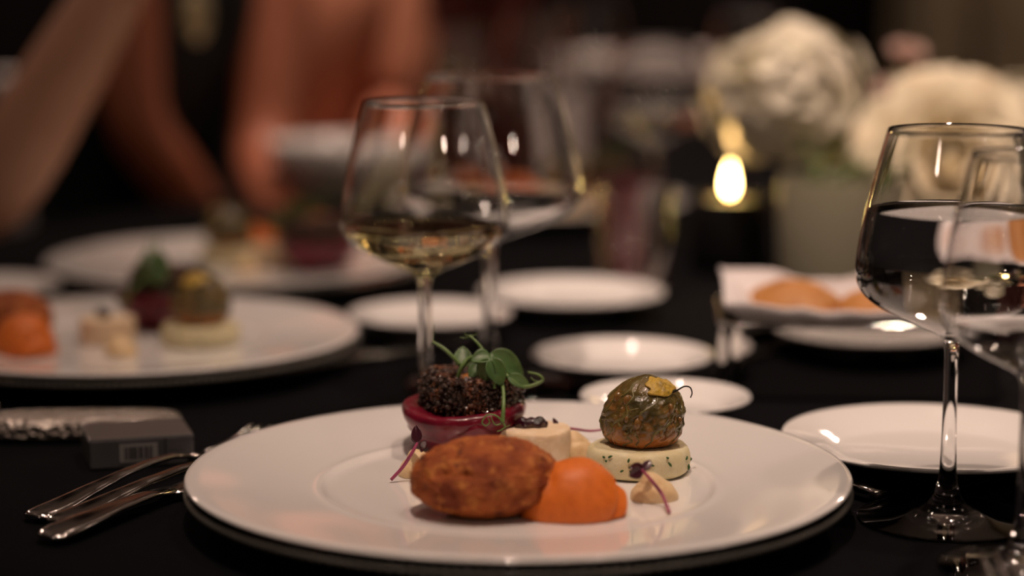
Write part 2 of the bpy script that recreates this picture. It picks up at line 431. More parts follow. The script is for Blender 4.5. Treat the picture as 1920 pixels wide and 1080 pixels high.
# ------------------------------------------------------------------ table with cloth
TCX, TCY, TR = 0.50, 1.66, 1.08
tb = empty('round_table', (TCX, TCY, 0), 0, 'round banquet table under the black cloth', 'table')
mesh_obj('table_top', lathe('table_top', [(0, T - 0.035), (TR - 0.01, T - 0.035), (TR - 0.005, T - 0.03), (TR - 0.005, T - 0.006), (TR - 0.012, T - 0.004), (0, T - 0.004)], 96), M['chair_pad'], tb)
mesh_obj('pedestal', lathe('pedestal', [(0, 0), (0.4, 0), (0.4, 0.02), (0.12, 0.06), (0.06, 0.12), (0.06, T - 0.06), (0.2, T - 0.036), (0, T - 0.036)], 40), M['steel'], tb)
def cloth_fn(u, v):
    a = 2 * PI * u
    if v < 0.5:
        r = TR * v / 0.5 + 1e-4; return (TCX + r * math.cos(a), TCY + r * math.sin(a), T)
    w = (v - 0.5) / 0.5
    r = TR + 0.012 * min(1, w * 6) + 0.05 * w * (0.5 + 0.5 * math.sin(a * 26)) * 1.0
    z = T - 0.004 - w * 0.6 if w > 0 else T
    return (TCX + r * math.cos(a), TCY + r * math.sin(a), z)
o = mesh_obj('tablecloth', grid('tablecloth', cloth_fn, 312, 40, True), M['cloth'])
tag(o, 'black twill tablecloth covering the whole round table', 'tablecloth')

# ------------------------------------------------------------------ plates and glass chargers
PLATE = [(0, .0135), (.084, .0135), (.0885, .0139), (.0905, .0145), (.0918, .0154), (.0932, .0159), (.0950, .0158), (.0975, .0158), (.1000, .0161), (.125, .0193), (.148, .0224), (.1522, .0228), (.1545, .0226),
         (.1553, .0218), (.1547, .0210), (.1500, .0204), (.125, .0170), (.100, .0134), (.090, .0085), (.086, .0052), (.080, .0048), (.077, .0060), (.076, .0088), (0, .0092)]
CHARGER = [(0, .0042), (.09, .0042), (.105, .0058), (.130, .0120), (.147, .0160), (.1530, .0172), (.1550, .0168), (.1555, .0156), (.1535, .0144), (.1465, .0128), (.130, .0088), (.107, .0022), (.092, .0004), (.088, .0003), (0, .0003)]
me_plate = lathe('plate', PLATE, 160)
me_charger = lathe('charger', CHARGER, 128)
def beads(r, z, n, br):
    v, f = [], []
    bm = bmesh.new()
    for k in range(n):
        a = 2 * PI * k / n
        bmesh.ops.create_icosphere(bm, subdivisions=1, radius=br, matrix=Matrix.Translation((r * math.cos(a), r * math.sin(a), z)))
    return finish(bm, 'beaded_rim')
me_beads = beads(.1540, .0158, 210, .0022)
def plate_set(c, sc, where, charger=True, rz=0.0):
    p = mesh_obj('dinner_plate', me_plate, M['porcelain'])
    p.location = (c[0], c[1], T); p.scale = (sc, sc, 1); p.rotation_euler.z = rz
    tag(p, 'wide rimmed white dinner plate ' + where, 'plate', 'dinner plates set around the table')
    if charger:
        e = empty('glass_charger', (c[0], c[1], T), 0.3, 'clear beaded glass charger ' + where.replace('holding', 'under the plate holding').replace('at the', 'under the white plate at the').replace('behind', 'under the white plate behind'), 'charger', 'glass chargers under the plates')
        e.scale = (sc, sc, 1)
        mesh_obj('charger_dish', me_charger, M['charger'], e)
        mesh_obj('beaded_rim', me_beads, M['pressed'], e)['kind'] = 'stuff'
    return p
PA = Vector((0.003, 1.009, 0))
PB = Vector((-0.2540, 1.395, 0))
PC = Vector((-0.228, 1.745, 0))
PD = Vector((0.025, 2.19, 0))
plate_set(PA, 1.033, 'holding the sharp food in front')
plate_set(PB, 0.98, 'at the left edge of the picture')
plate_set(PC, 1.0, 'behind the left plate, below the guests')
plate_set(PD, 1.0, 'farthest away, seen through the wine glasses', False)

SIDE = [(0, .0095), (.60, .0095), (.66, .0105), (.72, .0138), (.97, .0188), (.99, .0190), (1, .0180), (.99, .0168), (.95, .0155), (.72, .0095), (.56, .0030), (.53, .0004), (.49, .0004), (.47, .0040), (0, .0045)]
def side_plate(x, y, r, label):
    me = lathe('side_plate', [(a * r, z) for a, z in SIDE], 96)
    o = mesh_obj('side_plate', me, M['porcelain']); o.location = (x, y, T + 0.0005)
    tag(o, label, 'plate', 'small side plates'); return o
side_plate(0.222, 1.096, 0.080, 'small white side plate behind the stem of the sharp water glass')
side_plate(0.088, 1.200, 0.049, 'small white plate peeking out behind the stuffed courgette flower')
side_plate(0.070, 1.330, 0.058, 'blurred white side plate left of the bread basket, nearest of three')
side_plate(0.045, 1.590, 0.070, 'blurred white side plate in front of the tumbler')
side_plate(-0.058, 1.490, 0.058, 'blurred white side plate seen between the two wine glass stems')
side_plate(-0.405, 1.620, 0.058, 'small dim plate under the raised forearm')

# ------------------------------------------------------------------ stemware
BOWL = [(.0432, 0), (.0437, .0008), (.0434, .0016), (.036, .0024), (.022, .0042), (.012, .0075), (.0068, .013), (.0046, .022), (.0037, .040), (.0034, .065), (.0036, .084), (.0048, .0895), (.0090, .0928), (.018, .0965),
        (.030, .1020), (.0395, .1075), (.0445, .1125), (.0468, .1175), (.0474, .1230), (.0468, .1310), (.0452, .1420), (.0430, .1530), (.0395, .1680), (.0360, .1810), (.0334, .1905)]
INNER = [(.0330, .1910), (.0324, .1905), (.0350, .1810), (.0385, .1680), (.0420, .1530), (.0442, .1420), (.0458, .1310), (.0464, .1230), (.0458, .1180), (.0436, .1135), (.0386, .1087), (.029, .1033), (.017, .0982), (.008, .0956), (0, .0948)]
def wine_glass(x, y, rs, hs, level, liquid, label, group='stemmed wine glasses', name='wine_glass'):
    e = empty(name, (x, y, T + 0.0003), 0, label, 'wine glass', group)
    def sm(P, n):
        q = spline([(a, b, 0) for a, b in P], n); return [(max(0, v.x), v.y) for v in q]
    prof = [(0, 0)] + BOWL[:3] + sm(BOWL[3:12], 24) + sm(BOWL[12:], 48) + [INNER[0]] + sm(INNER[1:], 48)
    g = mesh_obj('glass_body', lathe('glass_body', [(r * rs, z * hs) for r, z in prof], 128, 40), M['glass'], e)
    if liquid:
        inn = [(r * rs, z * hs) for r, z in sm(INNER[1:], 48)][::-1]
        pts = []
        for (r, z), (r2, z2) in zip(inn, inn[1:]):
            pts.append((r + 0.00015 if r > 0 else 0, z - 0.00015))
            if z2 > level:
                t = (level - z) / (z2 - z); rr = r + (r2 - r) * t + 0.00015
                pts += [(rr, level), (rr - .0008, level - .0005), (rr - .002, level - .0008), (rr - .004, level - .0009), (0, level - .0009)]; break
        mesh_obj('white_wine' if liquid == 'wine' else 'water', lathe('liquid', pts, 128, 50), M[liquid], e)
    return e
wine_glass(0.2085, 0.995, .975, .985, 0.1500, 'water', 'sharp stemmed glass half full of water at the right')
wine_glass(0.2250, 0.912, 0.83, 0.965, 0.1075, 'water', 'stemmed glass cut off by the right edge, nearly empty')
wine_glass(-0.0496, 1.200, 1.01, .98, 0.1165, 'wine', 'blurred stemmed glass of white wine behind the beetroot')
wine_glass(-0.0140, 1.318, 1.21, 1.02, 0.0, None, 'larger empty stemmed glass just behind the white wine glass')
wine_glass(0.135, 2.02, 1.0, 1.0, 0.125, 'water', 'far blurred stemmed glass left of the candle')
wine_glass(0.03, 2.46, 1.05, 1.05, 0.0, None, 'far blurred empty glass behind the farthest plate')
wine_glass(0.255, 2.30, 1.0, 1.08, 0.12, 'wine', 'far blurred glass of wine behind the candle')
wine_glass(0.10, 2.62, .9, 1.1, 0.0, None, 'far blurred empty glass nearest the empty chair')
wine_glass(-0.065, 2.42, 0.95, 1.0, 0.115, 'wine', 'far blurred glass near the guest in terracotta')
tm = empty('water_tumbler', (0.098, 1.700, T + 0.0003), 0, 'clear straight tumbler with bright glints left of the candle', 'glass')
mesh_obj('glass_body', lathe('glass_body', [(0, 0), (.027, 0), (.028, .002), (.031, .084), (.0305, .0845), (.0298, .084), (.0268, .010), (0, .009)], 64, 30), M['glass'], tm)

# ------------------------------------------------------------------ cutlery
def fork_meshes(L=0.215):
    hs = []
    for t, z, w, th in [(0, .0034, .0045, .0012), (.008, .0034, .0075, .0018), (.025, .0036, .0092, .0021), (.06, .0042, .0098, .0021), (.12, .0052, .0092, .0020), (.22, .0078, .0070, .0019), (.34, .0106, .0048, .0018),
                        (.46, .0122, .0036, .0018), (.56, .0118, .0034, .0018), (.63, .0096, .0044, .0016)]:
        hs.append((t * L, z, w, th))
    hd = [(.62 * L, .0098, .0042, .0016), (.66 * L, .0078, .0072, .0013), (.70 * L, .0058, .0102, .0012), (.74 * L, .0046, .0114, .0011), (.775 * L, .0040, .0118, .0010)]
    tn = [(.765 * L, .0041, .0019, .0010), (.82 * L, .0040, .0019, .0010), (.88 * L, .0050, .0017, .0010), (.94 * L, .0076, .0014, .0009), (.985 * L, .0106, .0010, .0007), (L, .0117, .0005, .0004)]
    return loft('handle', hs), loft('fork_head', hd), loft('tine', tn, 8)
FH, FHD, FT = fork_meshes()
def aim(a, b):
    return math.atan2(-(b[0] - a[0]), b[1] - a[1])
def fork(a, b, label, tilt=0.0, lift=0.0):
    e = empty('dinner_fork', (a[0], a[1], T + 0.0002 + lift), aim(a, b), label, 'fork', 'forks')
    e.rotation_euler.x = tilt; e.scale = (.9, .89, .9)
    mesh_obj('handle', FH, M['steel'], e); mesh_obj('fork_head', FHD, M['steel'], e)
    for k in range(4):
        o = mesh_obj('tine', FT, M['steel'], e); o.location.x = (k - 1.5) * 0.0066
    return e
def knife(a, b, label, L=0.2, flat=False):
    e = empty('table_knife', (a[0], a[1], T + 0.0004), aim(a, b), label, 'knife', 'knives')
    hs = [(0, .0046, .004, .002), (.004, .0046, .0072, .0036), (.02, .0046, .0088, .0042), (.08 * 1, .0044, .0072, .0040), (.098, .0042, .0056, .0036)]
    bl = [(.096, .0042, .0052, .0016), (.105, .0040, .0078, .0010), (.14, .0036, .0098, .0008), (.18, .0032, .0094, .0007), (.196, .003, .0050, .0006), (.2, .003, .001, .0004)]
    if flat: hs = [(0, .0036, .0045, .0012), (.002, .0036, .0075, .0018), (.006, .0038, .0092, .0021), (.013, .0044, .0098, .0022), (.028, .0052, .0092, .0021), (.05, .0062, .0074, .0021), (.08, .0062, .0056, .0022), (.098, .0046, .0050, .0024)]
    mesh_obj('handle', loft('handle', [(y * L / .2, z, w, t) for y, z, w, t in hs]), M['steel'], e)
    mesh_obj('blade', loft('blade', [(y * L / .2, z, w, t) for y, z, w, t in bl], 12), M['steel'], e)
    return e
fork(at(100, 992), (-0.095, 1.165), 'polished fork left of the main plate, middle of three handles')
fork(at(60, 982), (-0.128, 1.172), 'polished fork left of the main plate, handle farthest back of the three')
kn = knife(at(86, 1024), (-0.1165, 1.1325), 'polished knife left of the main plate, handle nearest the front', 0.19, True)
fork((0.226, 0.688), (0.2075, 0.878), 'fork with bright tine tips at the bottom right corner', math.radians(2.2), 0.0)
o = mesh_obj('cutlery_rest', box('cutlery_rest', (.05, .012, .0110), (0, 0, .0055), .003, 3, smooth=True), M['chrome']); o.location = (.218, .772, T + .0003); o.rotation_euler.z = .1
tag(o, 'small chrome rest under the fork at the bottom right', 'cutlery rest')
knife(at(1650, 944), (0.152, 1.09), 'small knife with its bright end poking out right of the main plate', 0.16)
knife((-0.16, 1.335), (-0.02, 1.475), 'blurred knife right of the left plate', 0.19)

# ------------------------------------------------------------------ left table clutter
def pack():
    c = at(270, 895, 0.0)
    rz = math.radians(17); c = Vector((-0.222, 1.095, 0)) + Vector((math.cos(rz), math.sin(rz), 0)) * .0275 + Vector((-math.sin(rz), math.cos(rz), 0)) * .0215
    e = empty('cigarette_pack', (c.x, c.y, T + 0.0004), rz, 'flat dark silver cigarette pack with a barcode beside the forks', 'box')
    L_, W_, H_ = 0.055, 0.043, 0.0155
    mesh_obj('carton', box('carton', (L_, W_, H_), (0, 0, H_ / 2), 0.0008), M['pack'], e)
    mesh_obj('foil_top', box('foil_top', (L_ * 0.985, W_ * 0.985, 0.0008), (0, 0, H_ + 0.0003), 0.0003), M['pack_foil'], e)
    mesh_obj('lid_seam', box('lid_seam', (0.0006, 0.0004, H_ * 0.96), (L_ * 0.22, -W_ / 2 - 0.0001, H_ / 2)), M['ink'], e)
    lb = mesh_obj('barcode_label', box('barcode_label', (0.020, 0.0004, 0.0095), (-0.002, -W_ / 2 - 0.0002, H_ * 0.50)), M['label'], e)
    bm = bmesh.new(); x = -0.0095
    random.seed(3)
    while x < 0.0055:
        w = random.choice([0.0005, 0.0008, 0.0013]); box_bm(bm, (w, 0.0003, 0.0068), (x + w / 2, -W_ / 2 - 0.0004, H_ * 0.50)); x += w + random.choice([0.0005, 0.0008])
    mesh_obj('barcode', finish(bm, 'barcode', False), M['ink'], lb)
pack()
def clutch():
    c = at(170, 835, 0.0)
    e = empty('clutch_bag', (-.243, 1.176, T + 0.0004), math.radians(3), 'glittering silver evening clutch lying behind the cigarette pack', 'bag')
    def fn(p):
        q = [math.copysign(abs(a) ** 0.45, a) for a in p]
        return Vector((0.056 * q[0], 0.0185 * q[1], 0.0065 + 0.0065 * q[2] + 0.0005 * nz(p, 9)))
    mesh_obj('bag_body', ico(5, fn, 'bag_body'), M['silver'], e)
    mesh_obj('clasp_bar', loft('clasp_bar', [(-0.014, .0125, .003, .002, -.050), (0, .0135, .003, .002, -.0505), (0.014, .0125, .003, .002, -.050)]), M['steel'], e)
    for s in (-1, 1):
        o = mesh_obj('clasp_bead', ico(2, lambda p: p * 0.0042, 'clasp_bead'), M['steel'], e); o.location = (-0.050, s * 0.005, 0.0165)
clutch()

# ------------------------------------------------------------------ food builders (all around a local origin at their base)
FOOD_Z = T + 0.0136
def croquette():
    def fn(p):
        x, y, z = p
        zz = z if z > 0 else z * 0.72
        q = Vector((x * 0.0352, y * 0.0262, zz * 0.0205))
        d = 1 + 0.035 * nz(p, 2.2) + 0.030 * nz(p, 6, 3) + 0.024 * nz(p, 14, 5) + 0.020 * abs(nz(p, 26, 7)) + 0.014 * nz(p, 48, 9)
        for (hx, hy, hz, hr, hd) in ((-0.62, -0.62, 0.5, 0.20, 0.10), (-0.34, -0.78, 0.52, 0.12, 0.10)):
            dd = (p - Vector((hx, hy, hz)).normalized()).length
            if dd < hr: d -= hd * (1 - dd / hr)
        return q * d + Vector((0, 0, 0.0146))
    o = mesh_obj('croquette', ico(6, fn, 'croquette'), M['croquette'])
    tag(o, 'golden brown fried croquette', 'croquette', 'fried croquettes'); return o
def puree():
    def fn(p):
        x, y, z = p
        zz = max(z, -0.15)
        q = Vector((x * 0.0225, y * 0.020, zz * 0.0225))
        a = x * 1.0 - z * 0.55 + y * 0.25
        fold = math.exp(-((a - 0.55) / 0.10) ** 2)
        fold2 = math.exp(-((a - 0.82) / 0.09) ** 2)
        d = 1 + 0.05 * nz(p, 1.7, 2) - 0.075 * fold * (z > -0.1) + 0.045 * fold2 - .06 * math.exp(-(((x + .55) / .12) ** 2 + ((z - .75) / .25) ** 2)) + 0.006 * nz(p, 12)
        if x < 0: q.x *= 1.25
        q.z *= 1 - 0.25 * max(0, x) ** 2
        return q * d + Vector((0, 0, 0.0036))
    o = mesh_obj('carrot_puree', ico(6, fn, 'carrot_puree'), M['carrot'])
    tag(o, 'smooth bright orange puree', 'puree', 'orange puree mounds'); return o
def beet():
    prof = [(0, 0.0), (.016, 0.0), (.0190, .0012), (.0225, .0045), (.0268, .0100), (.0305, .0155), (.0324, .0195), (.0324, .0222), (.0312, .0244), (.0285, .0254), (.0262, .0248), (.0245, .0243), (.0, .0240)]
    pr = [(max(0, q.x), q.y) for q in spline([(a, b, 0) for a, b in prof], 60)]
    n = 180
    v, f = lathe_vf(pr, n)
    out = []
    for (x, y, z) in v:
        r = math.hypot(x, y)
        if r > 1e-5:
            a = math.atan2(y, x)
            lvl = z * 420 + 2.4 * nz((math.cos(a) * 1.5, math.sin(a) * 1.5, 0), 1.2) + 1.2 * math.sin(a * 2 + .5)
            saw = (lvl / (2 * PI)) % 1.0                      # long knife cuts running round the side
            k = 1 + 0.045 * (saw - .5) * min(1, z / .004) + 0.034 * nz((math.cos(a) * 2.2, math.sin(a) * 2.2, z * 60), 1.2) + 0.012 * math.sin(a * 3 + 1)
            x *= k; y *= k
            z += (0.0016 * math.sin(a * 2 + 2.2) + .0010 * nz((math.cos(a) * 2, math.sin(a) * 2, 1), 1.5)) * (z / 0.027)
        out.append((x, y, z))
    o = mesh_obj('beetroot', from_py('beetroot', out, f), M['beet'])
    tag(o, 'carved deep red beetroot half', 'beetroot', 'beetroot halves'); return o
def tartare():
    random.seed(11)
    e = empty('tartare', (0, 0, 0))
    tag(e, 'dark chopped tartare patty', 'tartare', 'tartare patties')
    def fn(p):
        q = Vector((p.x, p.y, 0)); r = q.length
        k = 0.0245
        z = math.copysign(abs(p.z) ** 0.5, p.z) * 0.0095
        rr = min(1.0, r ** 0.55) if r > 0 else 0
        d = 1 + 0.05 * nz(p, 5)
        return Vector((p.x / (r or 1) * rr * k * d, p.y / (r or 1) * rr * k * d, 0.0095 + z))
    mesh_obj('patty_core', ico(5, fn, 'patty_core'), M['tartare'], e)
    bm = bmesh.new()
    def chunk(loc, s):
        r = bmesh.ops.create_icosphere(bm, subdivisions=1, radius=s, matrix=Matrix.Translation(loc) @ Euler((random.random() * 6, random.random() * 6, random.random() * 6)).to_matrix().to_4x4() @ Matrix.Diagonal((random.uniform(.7, 1.3), random.uniform(.6, 1.1), random.uniform(.7, 1.3), 1)))
        for q in r['verts']: q.co += Vector((random.uniform(-1, 1), random.uniform(-1, 1), random.uniform(-1, 1))) * s * 0.18
    for k in range(1100):
        a = random.uniform(0, 2 * PI); z = random.uniform(0.0005, 0.0185)
        r = 0.0252 + random.uniform(-0.0014, 0.0016) - 0.0015 * (z > 0.016)
        chunk((r * math.cos(a), r * math.sin(a), z), random.uniform(0.0007, 0.0018))
    for k in range(650):
        a = random.uniform(0, 2 * PI); r = 0.0255 * math.sqrt(random.random())
        chunk((r * math.cos(a), r * math.sin(a), 0.0187 + random.uniform(-0.0006, 0.0016)), random.uniform(0.0008, 0.0018))
    c = mesh_obj('chopped_crumbs', finish(bm, 'chopped_crumbs', True, 40), M['tartare'], e); c['kind'] = 'stuff'
    o = mesh_obj('roe_spot', ico(4, lambda p: Vector((p.x * 0.006, p.y * 0.005, p.z * 0.0026)) * (1 + 0.15 * nz(p, 4)), 'roe_spot'), M['tartare_top'], e)
    o.location = (-0.001, -0.010, 0.0192)
    return e
def cheese():
    prof = [(0, 0), (.0172, 0), (.0181, .0006), (.0186, .002), (.0188, .010), (.0186, .0148), (.0180, .0160), (.0168, .0166), (.008, .0168), (0, .0168)]
    v, f = lathe_vf(prof, 96)
    out = []
    for x, y, z in v:
        k = 1 + 0.018 * nz((x * 60, y * 60, z * 60), 1.3) + 0.012 * nz((x * 200, y * 200, z * 200), 1)
        out.append((x * k, y * k, z + (0.0006 * nz((x * 90, y * 90, 4), 1) if z > .01 else 0)))
    e = empty('cheese_round', (0, 0, 0)); tag(e, 'small round of cream coloured cheese', 'cheese', 'cheese rounds')
    o = mesh_obj('cheese_body', from_py('cheese_body', out, f), M['cheese'], e)
    sb = o.modifiers.new('sub', 'SUBSURF'); sb.levels = 1; sb.render_levels = 1
    return e
def jam():
    bm = bmesh.new()
    for (x, y, z, r) in [(-.0050, 0, .0024, .0032), (-.0022, -.0012, .0022, .0030), (.0008, -.0006, .0020, .0030), (.0040, 0, .0024, .0033), (.0066, .0004, .0016, .0020), (-.0074, .0002, .0014, .0018), (0, .0018, .002, .003), (.003, -.002, .0014, .0022), (-.004, -.0022, .0012, .002)]:
        bmesh.ops.create_icosphere(bm, subdivisions=3, radius=r, matrix=Matrix.Translation((x, y, z)))
    me = finish(bm, 'berry_jam')
    o = mesh_obj('berry_jam', me, M['jam'])
    rm = o.modifiers.new('merge', 'REMESH'); rm.mode = 'VOXEL'; rm.voxel_size = 0.00028; rm.use_smooth_shade = True
    sm = o.modifiers.new('soft', 'SMOOTH'); sm.iterations = 6; sm.factor = 0.5
    tag(o, 'glossy dark berry jam dollop', 'jam', 'jam dollops'); return o
def mash():
    e = empty('herb_mash', (0, 0, 0)); tag(e, 'pale green herb mash cake', 'mash', 'herb mash cakes')
    prof = [(0, 0), (.0232, 0), (.0246, .001), (.0258, .0035), (.0262, .0075), (.0256, .0110), (.0241, .0134), (.021, .0142), (.01, .0140), (0, .0140)]
    v, f = lathe_vf(prof, 120)
    out = []
    for x, y, z in v:
        a = math.atan2(y, x)
        k = 1 + 0.02 * nz((x * 50, y * 50, z * 70), 1.4) + 0.012 * nz((x * 160, y * 160, z * 160), 1) - 0.03 * math.exp(-((a + 2.0) / 0.16) ** 2) * (z > .004)
        out.append((x * k, y * k, z + 0.0007 * nz((x * 80, y * 80, 2), 1.2) * (z > .01)))
    o = mesh_obj('mash_body', from_py('mash_body', out, f), M['mash'], e)
    sb = o.modifiers.new('sub', 'SUBSURF'); sb.levels = 1; sb.render_levels = 1
    random.seed(5)
    for k in range(16):
        a = random.uniform(-PI + .2, -.2); z = random.uniform(.003, .0120); r = .0257
        p0 = Vector((r * math.cos(a), r * math.sin(a), z)); L_ = random.uniform(.0006, .0030)
        da = random.uniform(-.09, .09)
        p1 = Vector((r * math.cos(a + da), r * math.sin(a + da), z + random.choice([-1, 1]) * L_))
        mid = (p0 + p1) / 2 + Vector((math.cos(a), math.sin(a), 0)) * .0003
        mesh_obj('herb_fleck', tube('herb_fleck', [p0, mid, p1], [.0004, .00065, .0003], 5), M['herb'], e)
    return e
def courgette():
    e = empty('stuffed_courgette_flower', (0, 0, 0)); tag(e, 'roasted stuffed courgette flower', 'courgette flower', 'stuffed courgette flowers')
    H = 0.0355
    def rad(t):      # t 0 bottom .. 1 top
        pts = [(0, .0120), (.06, .0165), (.15, .0188), (.32, .0203), (.5, .0199), (.68, .0178), (.82, .0140), (.92, .0092), (1, .0022)]
        for (a, ra), (b, rb) in zip(pts, pts[1:]):
            if t <= b: return ra + (rb - ra) * (t - a) / (b - a)
        return .002
    TW = 0.7
    def surf(a, t, off=0.0):
        a2 = a + TW * t
        r = rad(t)
        rib = abs(math.sin(a * 3.5 + 0.4)) ** 0.6
        k = 1 + 0.055 * (rib - .6) + 0.05 * nz((math.cos(a) * 1.5, math.sin(a) * 1.5, t * 3), 1.5) + 0.055 * nz((math.cos(a) * 4, math.sin(a) * 4, t * 9), 1.2, 4) + 0.030 * nz((math.cos(a) * 9, math.sin(a) * 9, t * 16), 1.2, 9)
        lean = Vector((0.0025 * t * t, 0, 0))
        return Vector(((r * k + off) * math.cos(a2), (r * k + off) * 0.95 * math.sin(a2), t * H)) + lean
    v, f, rows = [], [], []
    nU, nV = 140, 60
    for j in range(nV + 1):
        row = []
        for i in range(nU):
            row.append(len(v)); v.append(tuple(surf(2 * PI * i / nU, j / nV)))
        rows.append(row)
    for A, B in zip(rows, rows[1:]):
        for i in range(nU): f.append((A[i], A[(i + 1) % nU], B[(i + 1) % nU], B[i]))
    f.append(tuple(rows[0])); f.append(tuple(rows[-1]))
    mesh_obj('flower_body', from_py('flower_body', v, f), M['courgette'], e)
    random.seed(21)
    for k in range(14):
        a0 = 2 * PI * (k + random.uniform(-.25, .25)) / 14
        path = [surf(a0 + 0.22 * math.sin(j * .45 + k * 2.1) + .08 * math.sin(j * 1.7 + k), 0.03 + (.94 if k % 3 else .6) * j / 14, -0.00022) for j in range(15)]
        mesh_obj('petal_vein', tube('petal_vein', spline(path, 34), [.0003, .0007, .0006, .0003], 7), M['petal_vein'], e)
    for k in range(16):
        a0 = random.uniform(-2.9, -0.4) - TW * .4; t0 = random.uniform(.22, .72)
        p = surf(a0, t0, -0.0009); s = random.uniform(.0016, .0027)
        o = mesh_obj('seed_bulge', ico(3, lambda q: Vector((q.x * s, q.y * s * .7, q.z * s * 1.2)), 'seed_bulge'), M['courgette_seed'], e); o.location = p; o.rotation_euler = (0, 0, a0)
    def tip(u, w):
        rr = w * (1 + .18 * math.sin(u * 2 * PI * 3 + 1) + .1 * math.sin(u * 2 * PI * 7))
        t_ = min(.99, .885 + .105 * rr * math.sin(u * 2 * PI)); a = -.85 + .85 * rr * math.cos(u * 2 * PI) - TW * t_
        return surf(a, t_, 0.0007 + 0.0006 * nz((u * 5, w * 5, 0), 1.5))
    o = mesh_obj('petal_tip', grid('petal_tip', tip, 40, 8, True), M['petal_yellow'], e); solid(o, 0.0009)
    b0 = surf(-0.45 - TW * .8, .80, 0.0005)
    pts = [b0 + Vector(q) for q in [(-.0015, 0, -.001), (.002, -.001, .0006), (.0055, -.001, .0026), (.0085, -.001, .0022), (.0096, -.001, -.0006), (.0088, -.001, -.003)]]
    mesh_obj('dried_tendril', tube('dried_tendril', spline(pts, 24), [.0005, .0004, .00035, .0003], 7), M['wick'], e)
    return e
def dollop(seed):
    def fn(p):
        x, y, z = p
        t = max(0.0, z)
        r = 1 - .06 * t
        a = math.atan2(y, x)
        k = 1 + 0.045 * math.sin(2 * a + t * 4 + seed) + 0.05 * nz(p, 2.0, seed) - .035 * math.exp(-((t - .62 - .12 * math.sin(a + seed)) / .07) ** 2)
        q = Vector((x * .0112 * r * k, y * .0102 * r * k, max(z, -0.10) * .0100 + .0010))
        if z > .72:                                   # soft tail pulled over by the spoon
            u = (z - .72) / .28
            q.z += .0022 * u * u; q.x -= .0034 * u * math.cos(seed * .3)
        return q
    o = mesh_obj('chickpea_dollop', ico(5, fn, 'chickpea_dollop'), M['hummus'])
    tag(o, 'pale chickpea cream dollop', 'dollop', 'chickpea cream dollops'); return o
def leaf_mesh(name, L_, W_, bend=0.3, cup=0.25, n=10):
    """round leaf from base (0,0,0) growing along +y"""
    def fn(u, v):
        t = v; w = W_ * math.sin(PI * min(1, t ** 0.8 * 0.97 + 0.02)) ** 0.75
        s = (u - .5) * 2
        return Vector((s * w, L_ * t - 0.0, cup * w * s * s + bend * L_ * (t * t - 0.0) * -1.0 + bend * L_ * t * .4))
    return grid(name, fn, n, n)
def leaf(name, base, tip, width, up, m, parent, bend=.25, cup=.3, th=.00035):
    base, tip = Vector(base), Vector(tip)
    y = tip - base; L_ = y.length; y.normalize()
    x = y.cross(Vector(up)).normalized(); z = x.cross(y)
    o = mesh_obj(name, leaf_mesh(name, L_, width, bend, cup), m, parent)
    o.matrix_local = Matrix((x, y, z)).transposed().to_4x4()
    o.location = base
    solid(o, th); return o
